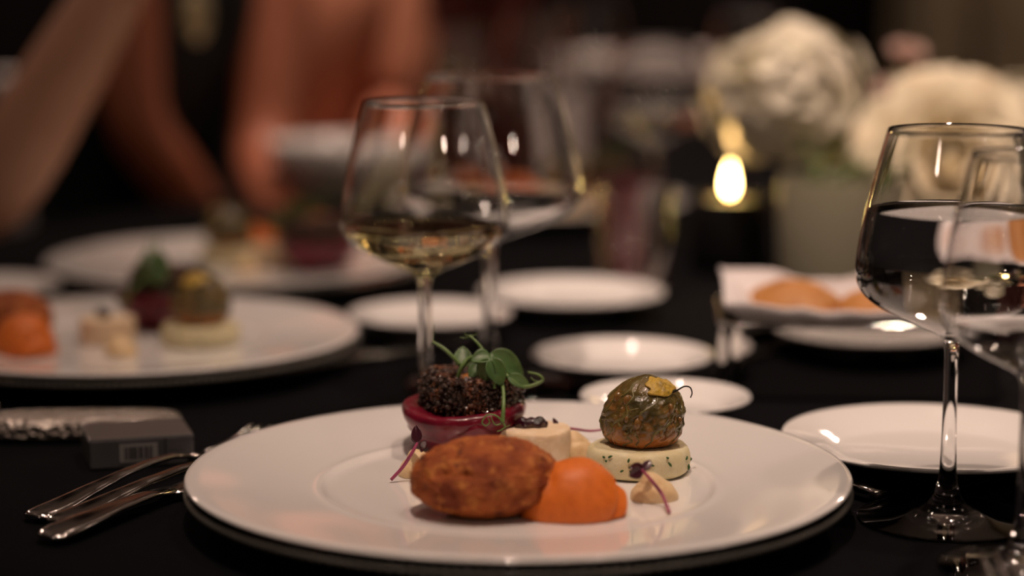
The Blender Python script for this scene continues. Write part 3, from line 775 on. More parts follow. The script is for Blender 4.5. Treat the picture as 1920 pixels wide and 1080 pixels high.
def pea_shoot(org):
    """org: world origin on top of the tartare; picture points become 3-D points with their own depth"""
    e = empty('pea_shoot', org); tag(e, 'curly green pea shoot sprig', 'pea shoot', 'pea shoots')
    def q(px, py, dy=0.0): return pd(px, py, org.y + dy) - org
    st = M['shoot_stem']
    def T_(name, pts, r, m=st): mesh_obj(name, tube(name, spline(pts, 8 * len(pts)), r, 7), m, e)
    T_('stem', [q(858, 708, -.012), (q(866, 688, -.012)), q(880, 672, -.010), q(905, 668, -.012)], [.0010, .0012, .0009])
    T_('stem', [q(862, 684, -.011), q(848, 668, -.010), q(830, 652, -.008), q(812, 641, -.006)], [.0010, .0010, .0007])
    T_('tendril', [q(812, 641, -.006), q(813, 626, -.006), q(815, 608, -.006)], [.0003, .00012])
    T_('tendril', [q(812, 641, -.006), q(808, 646, -.006)], [.0004, .0002])
    T_('stem', [q(916, 672, -.014), q(905, 656, -.010), q(893, 641, -.008), q(880, 629, -.006)], [.0009, .0008, .0006])
    T_('tendril', [q(882, 631, -.006), q(872, 634, -.006), q(862, 632, -.006)], [.00035, .00015])
    T_('tendril', [q(880, 629, -.006), q(888, 629, -.006), q(895, 625, -.006)], [.00035, .00015])
    T_('tendril', [q(880, 629, -.006), q(873, 628, -.006), q(871, 622, -.006)], [.0003, .00015])
    T_('stem', [q(922, 686, -.016), q(926, 704, -.020), q(927, 728, -.0235)], [.0012, .0011, .0008])
    T_('stem', [q(940, 712, -.018), q(944, 735, -.0255), q(944, 765, -.0330), q(942, 792, -.0350)], [.0009, .0010, .0012])
    T_('tendril', [q(941, 790, -.035), q(934, 782, -.035), q(922, 777, -.035), q(911, 780, -.035), q(904, 792, -.035), q(911, 798, -.035), q(918, 792, -.035), q(915, 784, -.035)], [.0005, .0004, .0003])
    T_('tendril', [q(940, 794, -.035), q(930, 797, -.036), q(924, 790, -.036), q(921, 781, -.036)], [.0004, .0003])
    T_('tendril', [q(943, 792, -.035), q(947, 800, -.036), q(940, 806, -.036), q(932, 809, -.036)], [.0005, .0003])
    T_('tendril', [q(944, 796, -.035), q(949, 800, -.036), q(956, 797, -.036)], [.0003, .0002])
    T_('stem', [q(948, 702, -.016), q(962, 714, -.018), q(980, 725, -.018), q(1000, 722, -.016), q(1017, 713, -.014), q(1010, 703, -.014), q(990, 698, -.012)], [.0011, .0010, .0008, .0006])
    T_('tendril', [q(1012, 716, -.014), q(1002, 714, -.014), q(995, 708, -.014)], [.0004, .0003])
    lf = M['shoot']
    leaf('leaf', q(868, 690, -.012), q(868, 648, -.004), .0048, (0, -1, .2), lf, e, .1, .2)
    leaf('leaf', q(920, 668, -.016), q(884, 672, -.020), .0046, (0, -.7, .8), lf, e, .35, .3)
    leaf('leaf', q(918, 672, -.020), q(905, 718, -.021), .0052, (-.2, -1, .25), lf, e, .2, .25)
    leaf('leaf', q(920, 672, -.020), q(942, 722, -.0245), .0054, (.25, -1, .25), lf, e, .2, .25)
    leaf('leaf', q(918, 664, -.012), q(986, 700, -.010), .0066, (.35, -.75, .6), lf, e, .25, .3)
    leaf('leaf', q(952, 706, -.018), q(996, 724, -.018), .0036, (.1, -.8, .5), lf, e, .2, .2)
    leaf('leaf', q(898, 680, -.010), q(882, 708, -.016), .0036, (-.2, -1, .3), lf, e, .2, .2)
    mesh_obj('dew_drop', ico(2, lambda p: p * .0006, 'dew_drop'), M['water'], e).location = q(861, 679, -.0125)
    return e
def cress(name_label, stem_pts, leaves, r=.0009):
    org = Vector(stem_pts[-1])
    e = empty('purple_cress', org); tag(e, name_label, 'cress', 'purple cress sprigs')
    mesh_obj('stem', tube('stem', spline([Vector(p) - org for p in stem_pts], 24), [r * .8, r, r * .9], 8), M['cress_stem'], e)
    for (b, t, w, up) in leaves:
        leaf('leaf', Vector(b) - org, Vector(t) - org, w, up, M['cress_leaf'], e, .15, .3)
    return e

# --- main plate
MAINW = 'on the sharp plate in front'
F = FOOD_Z
def put(o, p, rz=0.0, z=None):
    o.location = (p[0], p[1], F if z is None else z); o.rotation_euler.z = rz; return o
def foot(px, py, h=0.0136): return at(px, py, h)
beet_p = at(868, 862, .0136) + Vector((0, .020, 0))
crq = put(croquette(), foot(911, 986) + Vector((0, .026, 0)), math.radians(4)); crq.rotation_euler.x = 0.10; crq['label'] = 'golden brown fried croquette leaning on the orange puree, in front'
pur = put(puree(), foot(1086, 984) + Vector((0, .020, 0)), math.radians(6)); pur['label'] = 'smooth orange puree mound right of the sharp croquette'
bt = put(beet(), beet_p); bt['label'] = 'carved deep red beetroot half under the sharp tartare, behind the croquette'
tt = put(tartare(), beet_p + Vector((.004, .001, 0)), 0, F + .0226); tt.scale.z = .93; tt['label'] = 'dark chopped tartare patty topped with the sharp pea shoot'
chz = put(cheese(), foot(1003, 875) + Vector((0, .0185, 0)), .4); chz['label'] = 'cream cheese round with berry jam, left of the sharp courgette flower'
jm = put(jam(), chz.location + Vector((-.0015, -.002, 0)), .1, F + .0166); jm['label'] = 'glossy dark berry jam on the sharp cheese round'
ms = put(mash(), foot(1203, 906) + Vector((0, .025, 0)), .2); ms['label'] = 'pale herb mash cake under the sharp courgette flower'
cg = put(courgette(), ms.location + Vector((.0015, 0, 0)), 0, F + .0134); cg['label'] = 'roasted stuffed courgette flower standing on the sharp herb mash'
dl = put(dollop(0.3), foot(789, 899) + Vector((0, .010, 0)), .2); dl['label'] = 'chickpea cream dollop left of the sharp croquette, in front of the beetroot'
dr = put(dollop(2.4), foot(1229, 945) + Vector((0, .010, 0)), .5); dr['label'] = 'chickpea cream dollop in front of the sharp herb mash'
db = put(dollop(4.0), foot(1078, 862) + Vector((0, .010, 0)), 1.0); db['label'] = 'chickpea cream dollop half hidden behind the sharp cheese round'
ps = pea_shoot(tt.location + Vector((0, 0, .019))); ps['label'] = 'curly green pea shoot sprig on top of the sharp tartare'
yd = dl.location.y
cress('purple cress sprig leaning on the dollop left of the croquette',
      [pd(785, 826, yd - .011), pd(772, 850, yd - .014), pd(755, 876, yd - .0145), at(733, 900, .0148)],
      [(pd(784, 830, yd - .012), pd(779, 797, yd - .010), .0028, (-.3, -1, .2)), (pd(787, 832, yd - .012), pd(797, 842, yd - .006), .003, (.6, -1, .2)), (pd(786, 828, yd - .010), pd(772, 812, yd - .006), .0024, (0, -1, .1))])
cress('purple cress sprig on the dollop in front of the herb mash',
      [pd(1203, 880, dr.location.y - .011), pd(1225, 905, dr.location.y - .0135), pd(1243, 930, dr.location.y - .015), at(1255, 961, .0150)],
      [(pd(1204, 881, dr.location.y - .011), pd(1180, 893, dr.location.y - .012), .0030, (0, -1, .15)), (pd(1206, 884, dr.location.y - .011), pd(1181, 873, dr.location.y - .008), .0030, (0, -1, .3)), (pd(1207, 882, dr.location.y - .010), pd(1220, 862, dr.location.y - .007), .0022, (-.4, -1, 0))])
cress('purple cress sprig with pink stem lying behind the cheese round',
      [pd(1128, 806, db.location.y + .004), pd(1105, 808, db.location.y + .002), pd(1075, 804, db.location.y + .001), pd(1044, 800, db.location.y)],
      [(pd(1046, 800, db.location.y), pd(1037, 784, db.location.y), .0012, (0, -1, .2)), (pd(1048, 801, db.location.y), pd(1040, 803, db.location.y), .0016, (0, -.6, .8))], .0007)

# --- other plates: copies of the same food
protos = {'croquette': crq, 'puree': pur, 'beet': bt, 'tartare': tt, 'cheese': chz, 'jam': jm, 'mash': ms, 'courgette': cg, 'dollop': dr, 'pea': ps}
LBL = {'croquette': 'fried croquette', 'puree': 'orange puree mound', 'beet': 'deep red beetroot half', 'tartare': 'dark tartare patty', 'cheese': 'cream cheese round',
       'jam': 'dark berry jam', 'mash': 'pale herb mash cake', 'courgette': 'stuffed courgette flower', 'dollop': 'chickpea cream dollop', 'pea': 'green pea shoot'}
bpy.context.view_layer.update()
off = {k: Vector((o.location.x - PA.x, o.location.y - PA.y, o.location.z)) for k, o in protos.items()}
def food_set(P, th, where, over={}, skip=()):
    for k, src in protos.items():
        if k in skip: continue
        d = off[k].copy()
        base = {'tartare': 'beet', 'pea': 'beet', 'jam': 'cheese', 'courgette': 'mash'}.get(k, k)
        q = Vector((d.x, d.y, 0)); q.rotate(Euler((0, 0, th)))
        if base in over:
            rel = Vector((off[k].x - off[base].x, off[k].y - off[base].y, 0)); rel.rotate(Euler((0, 0, th)))
            q = Vector((over[base][0], over[base][1], 0)) + rel
        c = copy_tree(src)
        c.location = (P.x + q.x, P.y + q.y, d.z)
        c.rotation_euler.z += th
        c['label'] = 'blurred %s on the plate %s' % (LBL[k], where)
food_set(PB, math.radians(-62), 'at the left edge of the picture',
         {'beet': (.014, .062), 'mash': (.047, .002), 'cheese': (-.016, .008), 'puree': (-.062, -.034), 'croquette': (-.078, .006), 'dollop': (.002, -.042)})
food_set(PC, math.radians(-150), 'just below the two guests',
         {'beet': (.070, -.010), 'mash': (-.008, .03), 'cheese': (.034, .022), 'puree': (.0, .088), 'croquette': (.058, .078), 'dollop': (.012, -.018)})
food_set(PD, math.radians(160), 'farthest away behind the glasses',
         {'beet': (.085, .012), 'mash': (.040, .03), 'cheese': (.03, -.03), 'puree': (-.012, .03), 'croquette': (-.055, .03), 'dollop': (-.05, -.03)})

# ------------------------------------------------------------------ bread basket
def basket():
    c0, c1 = at(1345, 752), at(1890, 752 + 22)
    w = 0.172; d = 0.110; h = 0.046; rz = math.radians(-4)
    cx = Vector((0.126, 1.276, 0))
    ux = Vector((math.cos(rz), math.sin(rz), 0)); uy = Vector((-math.sin(rz), math.cos(rz), 0))
    ctr = cx + ux * w / 2 + uy * d / 2
    e = empty('bread_basket', (ctr.x, ctr.y, T + .0004), rz, 'mirror polished metal bread basket lined with a white napkin', 'basket')
    def ring(wx, wy, z, rr, n=8):
        out = []
        for (sx, sy, a0) in ((1, 1, 0), (-1, 1, 90), (-1, -1, 180), (1, -1, 270)):
            for k in range(n + 1):
                a = math.radians(a0 + 90 * k / n)
                out.append((sx * (wx / 2 - rr) + rr * math.cos(a), sy * (wy / 2 - rr) + rr * math.sin(a), z))
        return out
    R = [ring(w - .004, d - .004, 0, .012), ring(w, d, .002, .014), ring(w, d, .0026, .014), ring(w, d, h, .014), ring(w - .003, d - .003, h, .0125), ring(w - .003, d - .003, .004, .0125)]
    v, f = [], []
    for r in R: v += r
    n = len(R[0])
    for j in range(len(R) - 1):
        for i in range(n): f.append((j * n + i, j * n + (i + 1) % n, (j + 1) * n + (i + 1) % n, (j + 1) * n + i))
    f.append(tuple(range(n))); f.append(tuple(range((len(R) - 1) * n, len(R) * n)))
    mesh_obj('metal_box', from_py('metal_box', v, f, True, 24), M['chrome'], e)
    mesh_obj('rolled_rim', tube('rolled_rim', ring(w - .0015, d - .0015, h, .013) + [ring(w - .0015, d - .0015, h, .013)[0]], .0016, 8), M['chrome'], e)
    # napkin: follows the inside, comes up over the rim and stands up in a peak at one corner
    npk = empty('linen_napkin', (ctr.x, ctr.y, T + .0004), rz, 'white linen napkin folded into the metal bread basket', 'napkin')
    def fn(u, vv):
        x = (u - .5) * (w + .004); y = (vv - .5) * (d + .004)
        ex, ey = abs(x) / (w / 2), abs(y) / (d / 2)
        m_ = max(ex, ey)
        z = .012 + .034 * min(1, m_ / .9) ** 3
        if m_ > .9: z += (m_ - .9) * .06
        z += .0215 * math.exp(-(((x + w * .41) / .030) ** 2 + ((y - d * .05) / .05) ** 2))
        z += .006 * math.exp(-(((y - d * .46) / .02) ** 2)) * (.4 + .6 * math.sin(x * 55 + 1) ** 2)
        z += .003 * math.exp(-(((x - w * .48) / .02) ** 2))
        z += .0022 * nz((x * 40, y * 40, 3), 1.5)
        lim = .5 * .962
        return Vector((max(-w * lim, min(w * lim, x)), max(-d * lim, min(d * lim, y)), z + .0012))
    o = mesh_obj('napkin_cloth', grid('napkin_cloth', fn, 60, 44), M['napkin'], npk); solid(o, .0012)
    def roll(px, py, sx, sy, sz, rzz, label):
        b = empty('bread_roll', (0, 0, 0), 0, label, 'bread', 'bread rolls in the basket')
        loc = ctr + ux * px + uy * py
        b.location = (loc.x, loc.y, T + .040); b.rotation_euler.z = rz + rzz
        def g(p):
            k = 1 + .05 * nz(p, 1.8, px * 50) + .015 * nz(p, 7)
            cut = math.exp(-((p.x * .9 + p.y * .5) / .09) ** 2) * max(0, p.z) * .10
            return Vector((p.x * sx, p.y * sy, max(p.z, -.55) * sz)) * (k - cut)
        mesh_obj('crust', ico(5, g, 'crust'), M['bread'], b)
        ln = [Vector((t * .5 * sx * -.5, t * .5 * sy, sz * (1.0 - .32 * t * t) * .905)) for t in [-1 + .25 * i for i in range(9)]]
        mesh_obj('score_line', tube('score_line', ln, [.0008, .0016, .0008], 6), M['cheese'], b)
    roll(-.038, .002, .032, .040, .027, .5, 'golden bread roll at the napkin peak in the basket')
    roll(.016, -.010, .032, .038, .024, -.3, 'brown bread roll in the middle of the basket')
    roll(.062, -.002, .024, .040, .022, .2, 'brown bread roll behind the bowl of the sharp water glass')
basket()

# ------------------------------------------------------------------ candle
def candle():
    p = at(1366, 505)
    e = empty('votive_candle', (p.x, p.y, T + .0004), 0, 'lit candle in a black votive holder beside the flowers', 'candle')
    rim = .062
    mesh_obj('holder', lathe('holder', [(0, 0), (.031, 0), (.033, .002), (.034, .01), (.034, rim), (.033, rim + .001), (.0315, rim), (.0312, .006), (0, .005)], 48), M['black_ceramic'], e)
    w = mesh_obj('wax', lathe('wax', [(0, .0052), (.022, .0052), (.0225, .008), (.0225, .0585), (.021, .0600), (.006, .0592), (0, .0592)], 40), M['wax'], e)
    mesh_obj('wick', tube('wick', [(0, 0, .0585), (.0004, 0, .063), (.0012, 0, .067)], .0007, 6), M['wick'], w)
    fl = mesh_obj('flame', lathe('flame', [(0, .0645), (.0022, .0660), (.0038, .0690), (.0043, .0730), (.0038, .0780), (.0026, .0835), (.0012, .0885), (0, .0920)], 24), M['flame'], e)
    ld = bpy.data.lights.new('candle_light', 'POINT'); ld.energy = 0.10; ld.color = (1, .62, .28); ld.shadow_soft_size = .012
    lo = bpy.data.objects.new('candle_light', ld); COL.objects.link(lo); lo.parent = e; lo.location = (0, 0, .112)
candle()

# ------------------------------------------------------------------ flowers
VX, VY = at(1560, 562).x, at(1560, 562).y
def vase():
    e = empty('glass_vase', (VX, VY, T + .0004), 0, 'pale frosted glass vase of white flowers behind the bread basket', 'vase')
    mesh_obj('vase_body', lathe('vase_body', [(0, 0), (.040, 0), (.042, .002), (.044, .095), (.0432, .0965), (.0422, .095), (.0402, .010), (0, .008)], 64, 30), M['vase'], e)
    mesh_obj('water', lathe('water', [(0, .0079), (.0403, .0099), (.0414, .062), (0, .0616)], 64, 30), M['water'], e)
vase()
def stem_to(e, org, p, r=.0026, k=0):
    a = 1.3 * k
    b = Vector((VX + .022 * math.cos(a), VY + .022 * math.sin(a), T + .014))
    mid = Vector((VX + .020 * math.cos(a + 2), VY + .020 * math.sin(a + 2), T + .098))
    mesh_obj('stem', tube('stem', spline([b - org, mid - org, Vector(p) - org], 20), r, 8), M['stem'], e)
PET = None
def hydrangea(c, r, label, seed, k, squash=.92):
    c = Vector(c); random.seed(seed)
    e = empty('hydrangea', c); tag(e, label, 'flower', 'white flowers in the vase')
    stem_to(e, c, c - Vector((0, 0, r * .3)), .0028, k)
    bm = bmesh.new()
    n = int(105 * (r / .07) ** 2)
    ga = PI * (3 - math.sqrt(5))
    for i in range(n):
        zz = 1 - 1.72 * (i + .5) / n
        rr = math.sqrt(max(0, 1 - zz * zz)); a = ga * i
        nrm = Vector((rr * math.cos(a), rr * math.sin(a), zz))
        nrm = (nrm + Vector((random.uniform(-1, 1), random.uniform(-1, 1), random.uniform(-1, 1))) * .22).normalized()
        cpos = Vector((rr * math.cos(a), rr * math.sin(a), zz * squash)) * r * random.uniform(.78, 1.04)
        rot = nrm.to_track_quat('Z', 'Y').to_matrix() @ Matrix.Rotation(random.uniform(0, 6), 3, 'Z')
        s = r * random.uniform(.19, .26)
        for q in range(4):
            R2 = rot @ Matrix.Rotation(q * PI / 2, 3, 'Z')
            P = [Vector((0, 0, -.12)), Vector((.42, .10, .08)), Vector((.55, .62, .22)), Vector((0, 1.0, .12)), Vector((-.55, .62, .22)), Vector((-.42, .10, .08)), Vector((0, .55, .02))]
            vs = [bm.verts.new(cpos + R2 @ (p * s)) for p in P]
            for a_, b_ in ((0, 1), (1, 2), (2, 3), (3, 4), (4, 5), (5, 0)):
                bm.faces.new((vs[a_], vs[b_], vs[6]))
    me = bpy.data.meshes.new('petals'); bm.to_mesh(me); bm.free()
    for p in me.polygons: p.use_smooth = True
    o = mesh_obj('petals', me, M['petal'], e); o['kind'] = 'stuff'
    mesh_obj('flower_core', ico(3, lambda p: Vector((p.x, p.y, p.z * squash)) * r * .66 * (1 + .05 * nz(p, 3)), 'flower_core'), M['stem'], e)
    return e
def rose(c, r, facing, label, seed, k, m='rose', rows=((5, .30, .15), (6, .55, .45), (7, .80, .80), (8, 1.0, 1.2))):
    c = Vector(c); random.seed(seed)
    e = empty('rose', c); tag(e, label, 'flower', 'white flowers in the vase')
    stem_to(e, c, c - Vector(facing).normalized() * r * .5, .0026, k)
    q = Vector(facing).to_track_quat('Z', 'Y').to_matrix()
    for (n, rad, open_) in rows:
        w = r * (.42 + .35 * rad)
        def fn(u, v):
            s = (u - .5) * 2
            h = v * r * (1.15 - .30 * rad)
            wd = w * math.sin(PI * (.12 + .76 * v)) ** .6
            rr = r * rad * (.22 + .78 * v ** .8) + r * .22 * open_ * v ** 3
            ang = s * wd / max(rr, r * .22)
            ang = max(-1.1, min(1.1, ang))
            return Vector((rr * math.sin(ang), -rr * math.cos(ang), h - .25 * r * open_ * v ** 3 - .45 * r + .03 * r * math.sin(s * 4)))
        me = grid('petal', fn, 8, 7)
        for i in range(n):
            o = mesh_obj('petal', me, M[m], e)
            o.rotation_euler = (q @ Matrix.Rotation(2 * PI * i / n + rad * 5 + random.uniform(-.15, .15), 3, 'Z')).to_euler()
            solid(o, r * .012)
    mesh_obj('bud_core', ico(3, lambda p: q @ Vector((p.x * .22, p.y * .22, p.z * .42 - .02)) * r, 'bud_core'), M[m], e)
    return e
hydrangea(pd(1478, 190, 1.80), .070, 'large white hydrangea head above the candle', 1, 0)
rose(pd(1775, 305, 1.70), .062, (-.1, -1, .35), 'large cream rose seen through the sharp water glass', 2, 1)
hydrangea(pd(1880, 265, 1.80), .062, 'white hydrangea head at the right edge behind the rose', 3, 2)
rose(pd(1640, 345, 1.76), .036, (-.5, -1, .5), 'small white rose between the vase and the water glass', 4, 3)
rose(pd(1700, 105, 1.90), .018, (.1, -.4, 1), 'blush bud rising above the white flowers', 5, 4, 'blush', ((4, .5, .1), (5, .9, .3)))
rose(pd(1684, 185, 1.88), .024, (0, -.5, 1), 'pale pink bud between the two large flower heads', 6, 5, 'blush', ((4, .5, .1), (5, .9, .3)))
def spray(label, c, lv, k):
    c = Vector(c); e = empty('leaf_spray', c); tag(e, label, 'leaves', 'dark leaves among the flowers')
    stem_to(e, c, c, .002, k)
    for (dx, dy, dz, w) in lv:
        leaf('leaf', (0, 0, 0), (dx, dy, dz), w, (0, -1, .6), M['leaf'], e, .3, .2, .0006)
spray('dark green leaves below the big hydrangea, above the vase', pd(1560, 325, 1.78), [(-.035, -.02, -.002, .014), (.03, -.03, .01, .015), (.004, -.04, -.014, .013), (.02, .01, .03, .012)], 6)
spray('dark green leaves between the hydrangea and the rose', pd(1630, 250, 1.82), [(-.02, -.02, -.02, .012), (.012, -.02, .035, .012), (-.005, -.03, .01, .012)], 7)

# ------------------------------------------------------------------ white bowl far left centre
p = pd(640, 300, 2.36)
bw = mesh_obj('deep_bowl', lathe('deep_bowl', [(0, .003), (.030, .003), (.031, 0), (.036, 0), (.038, .006), (.060, .022), (.075, .047), (.081, .066), (.0795, .0667), (.078, .065), (.072, .047), (.057, .025), (.036, .010), (0, .008)], 72), M['porcelain'])
bw.location = (p.x, p.y, T + .0004); tag(bw, 'blurred deep white bowl below the guest in terracotta', 'bowl')

# ------------------------------------------------------------------ chairs
def make_chair():
    e = empty('dining_chair', (0, 0, 0))
    w, d = .44, .44
    fm = M['chair_frame']
    mesh_obj('seat_cushion', box('seat_cushion', (w - .03, d - .03, .05), (0, 0, .455), .015, 3, smooth=True), M['chair_pad'], e)
    mesh_obj('seat_frame', box('seat_frame', (w, d, .035), (0, 0, .415), .006), fm, e)
    for sx in (-1, 1):
        mesh_obj('leg', tube('leg', [(sx * (w / 2 - .02), d / 2 - .02, .41), (sx * (w / 2 - .015), d / 2 - .015, 0)], [.02, .014], 10), fm, e)
        mesh_obj('leg', tube('leg', [(sx * (w / 2 - .02), -d / 2 + .02, .41), (sx * (w / 2 - .02), -d / 2 - .03, 0)], [.02, .014], 10), fm, e)
        mesh_obj('back_post', box('back_post', (.042, .028, .44), (sx * (w / 2 - .021), -d / 2 - .01, .635), .008, 2), fm, e)
    mesh_obj('top_rail', box('top_rail', (w, .03, .050), (0, -d / 2 - .01, .850), .010, 2), fm, e)
    mesh_obj('back_pad', box('back_pad', (w - .084, .016, .25), (0, -d / 2 - .01, .715), .006, 2), M['chair_pad'], e)
    mesh_obj('lower_rail', box('lower_rail', (w - .08, .022, .04), (0, -d / 2 - .01, .555), .008, 2), fm, e)
    return e
chair0 = make_chair()
def face(v): return math.atan2(-v[0], v[1])
chair0.location = (.315, 3.06, 0); chair0.rotation_euler.z = PI + .12
tag(chair0, 'empty pale grey framed chair across the table, left of the flowers', 'chair', 'pale grey framed chairs')

# ------------------------------------------------------------------ people
def skin_mesh(name, nodes, edges, sub=2):
    """nodes: dict key -> (co, radius or (rx, ry)); edges: list of key pairs; first key is the root"""
    keys = list(nodes)
    me = bpy.data.meshes.new(name)
    me.from_pydata([tuple(nodes[k][0]) for k in keys], [(keys.index(a), keys.index(b)) for a, b in edges], [])
    o = bpy.data.objects.new(name + '_tmp', me); COL.objects.link(o)
    m = o.modifiers.new('skin', 'SKIN'); m.use_smooth_shade = True; m.branch_smoothing = .6
    for i, k in enumerate(keys):
        r = nodes[k][1]; me.skin_vertices[0].data[i].radius = r if isinstance(r, tuple) else (r, r)
    me.skin_vertices[0].data[0].use_root = True
    s = o.modifiers.new('sub', 'SUBSURF'); s.levels = sub; s.render_levels = sub
    dg = bpy.context.evaluated_depsgraph_get()
    out = bpy.data.meshes.new_from_object(o.evaluated_get(dg))
    bpy.data.objects.remove(o); bpy.data.meshes.remove(me)
    out.name = name
    for p in out.polygons: p.use_smooth = True
    return out
def person(label, loc, facing, skin, dress, hair, joints, sleeves=False, chair_label=None, pendant=None, chair_dx=0.0, elbow_out=.05):
    """loc: hip point on the floor plan; joints override arm joints in world coordinates"""
    rz = face(facing)
    e = empty('person', (loc[0], loc[1], 0), rz, label, 'person')
    inv = (Matrix.Translation((loc[0], loc[1], 0)) @ Matrix.Rotation(rz, 4, 'Z')).inverted()
    J = {}
    def w2l(p): return inv @ Vector(p)
    sx = .175
    lean = .03
    J['pelvis'] = (Vector((0, 0, .56)), (.15, .11))
    J['waist'] = (Vector((0, .005, .70)), (.125, .095))
    J['ribs'] = (Vector((0, .010 + lean, .84)), (.14, .105))
    J['chest'] = (Vector((0, .012 + lean * 1.5, .98)), (.145, .10))
    J['collar'] = (Vector((0, lean * 1.6, 1.075)), (.09, .07))
    J['neck'] = (Vector((0, lean * 1.8, 1.13)), .05)
    J['jaw'] = (Vector((0, lean * 2 + .025, 1.20)), (.062, .07))
    J['face'] = (Vector((0, lean * 2 + .02, 1.265)), (.073, .090))
    J['skull'] = (Vector((0, lean * 2 + .002, 1.325)), (.075, .092))
    J['crown'] = (Vector((0, lean * 2 - .005, 1.365)), (.05, .06))
    J['nose'] = (Vector((0, lean * 2 + .122, 1.255)), .010)
    E = [('pelvis', 'waist'), ('waist', 'ribs'), ('ribs', 'chest'), ('chest', 'collar'), ('collar', 'neck'), ('neck', 'jaw'), ('jaw', 'face'), ('face', 'skull'), ('skull', 'crown'), ('face', 'nose')]
    for s, sd in ((1, 'r'), (-1, 'l')):
        sh = joints.get(sd + '_shoulder'); sh = w2l(sh) if sh else Vector((s * sx, lean * 1.5, 1.045))
        el = joints.get(sd + '_elbow'); el = w2l(el) if el else Vector((s * (sx + elbow_out), .06, .79))
        wr = joints.get(sd + '_wrist'); wr = w2l(wr) if wr else Vector((s * .09, .26, .66))
        hd = joints.get(sd + '_hand'); hd = w2l(hd) if hd else wr + (wr - el).normalized() * .085
        J[sd + 'sh'] = (sh, .056); J[sd + 'ua'] = (sh.lerp(el, .45), .047); J[sd + 'el'] = (el, .038)
        J[sd + 'fa'] = (el.lerp(wr, .35), .040); J[sd + 'wr'] = (wr, .026); J[sd + 'pm'] = (wr.lerp(hd, .6), (.036, .018)); J[sd + 'kn'] = (hd, (.038, .014))
        E += [('chest', sd + 'sh'), (sd + 'sh', sd + 'ua'), (sd + 'ua', sd + 'el'), (sd + 'el', sd + 'fa'), (sd + 'fa', sd + 'wr'), (sd + 'wr', sd + 'pm'), (sd + 'pm', sd + 'kn')]
        ax = (hd - wr).normalized(); side = ax.cross(Vector((0, 0, 1)))
        if side.length < .3: side = Vector((1, 0, 0)) - ax * ax.x
        side.normalize(); dn = ax.cross(side).normalized()
        if dn.y < 0 and abs(ax.z) > .6: dn = -dn
        for i, (o_, L_) in enumerate(((-.028, .066), (-.0095, .078), (.0095, .074), (.028, .058))):
            b = hd + side * o_ + ax * .006
            p1 = b + ax * L_ * .45 + dn * .006; p2 = p1 + ax * L_ * .28 + dn * .014; p3 = p2 + ax * L_ * .14 + dn * .018
            for nm, q, r in (('a', b, .0095), ('b', p1, .0088), ('c', p2, .0080), ('d', p3, .0068)): J[sd + 'f%d' % i + nm] = (q, r)
            E += [(sd + 'kn', sd + 'f%da' % i), (sd + 'f%da' % i, sd + 'f%db' % i), (sd + 'f%db' % i, sd + 'f%dc' % i), (sd + 'f%dc' % i, sd + 'f%dd' % i)]
        tb_ = wr.lerp(hd, .45) - side * .036 + dn * .006
        J[sd + 'ta'] = (tb_, .012); J[sd + 'tb'] = (tb_ - side * .018 + ax * .030 + dn * .008, .0105); J[sd + 'tc'] = (tb_ - side * .020 + ax * .056 + dn * .018, .008)
        E += [(sd + 'pm', sd + 'ta'), (sd + 'ta', sd + 'tb'), (sd + 'tb', sd + 'tc')]
        hp = Vector((s * .09, .02, .54)); kn = Vector((s * .11, .40, .53)); an = Vector((s * .11, .38, .09)); to = Vector((s * .12, .50, .035))
        J[sd + 'hp'] = (hp, .085); J[sd + 'th'] = (hp.lerp(kn, .5), .072); J[sd + 'kn_'] = (kn, .056); J[sd + 'cf'] = (kn.lerp(an, .35), .050); J[sd + 'an'] = (an, .034); J[sd + 'ft'] = (to, (.038, .026))
        E += [('pelvis', sd + 'hp'), (sd + 'hp', sd + 'th'), (sd + 'th', sd + 'kn_'), (sd + 'kn_', sd + 'cf'), (sd + 'cf', sd + 'an'), (sd + 'an', sd + 'ft')]
    mesh_obj('body', skin_mesh('body', J, E), M[skin], e)
    # dress: a slightly larger shell round trunk and thighs
    D = {}; DE = []
    for k in ('pelvis', 'waist', 'ribs', 'chest'):
        c, r = J[k]; D[k] = (c, (r[0] + .014, r[1] + .014))
    D['chest'] = (J['chest'][0] + Vector((0, 0, .004)), (.162, .118)); D['collar'] = (J['collar'][0] + Vector((0, .012, -.022)), (.100, .082)); DE.append(('chest', 'collar'))
    DE += [('pelvis', 'waist'), ('waist', 'ribs'), ('ribs', 'chest')]
    for sd in 'rl':
        for k in ('hp', 'th', 'kn_'): D[sd + k] = (J[sd + k][0], J[sd + k][1] + .016)
        DE += [('pelvis', sd + 'hp'), (sd + 'hp', sd + 'th'), (sd + 'th', sd + 'kn_')]
        if sleeves:
            D[sd + 'sh'] = (J[sd + 'sh'][0], .068); D[sd + 'ua'] = (J[sd + 'ua'][0], .060); D[sd + 'el'] = (J[sd + 'el'][0], .050)
            DE += [('chest', sd + 'sh'), (sd + 'sh', sd + 'ua'), (sd + 'ua', sd + 'el')]
        else:
            D[sd + 'st'] = (J[sd + 'sh'][0] * .86 + J['chest'][0] * .14, .064)
            DE += [('chest', sd + 'st')]
    mesh_obj('dress', skin_mesh('dress', D, DE), M[dress], e)
    hc = J['skull'][0]
    def hf(p):
        q = Vector((p.x * .090, p.y * .106 - .012, p.z * .098 + .006))
        if p.y > .25 and p.z < .45: q.y = min(q.y, .045)
        if p.z < -.2 and p.y < .2: q.z -= .10 * (-.2 - p.z) ; q.y -= .012
        return q + hc
    mesh_obj('hair', ico(4, hf, 'hair'), M[hair], e)
    fc = J['face'][0]
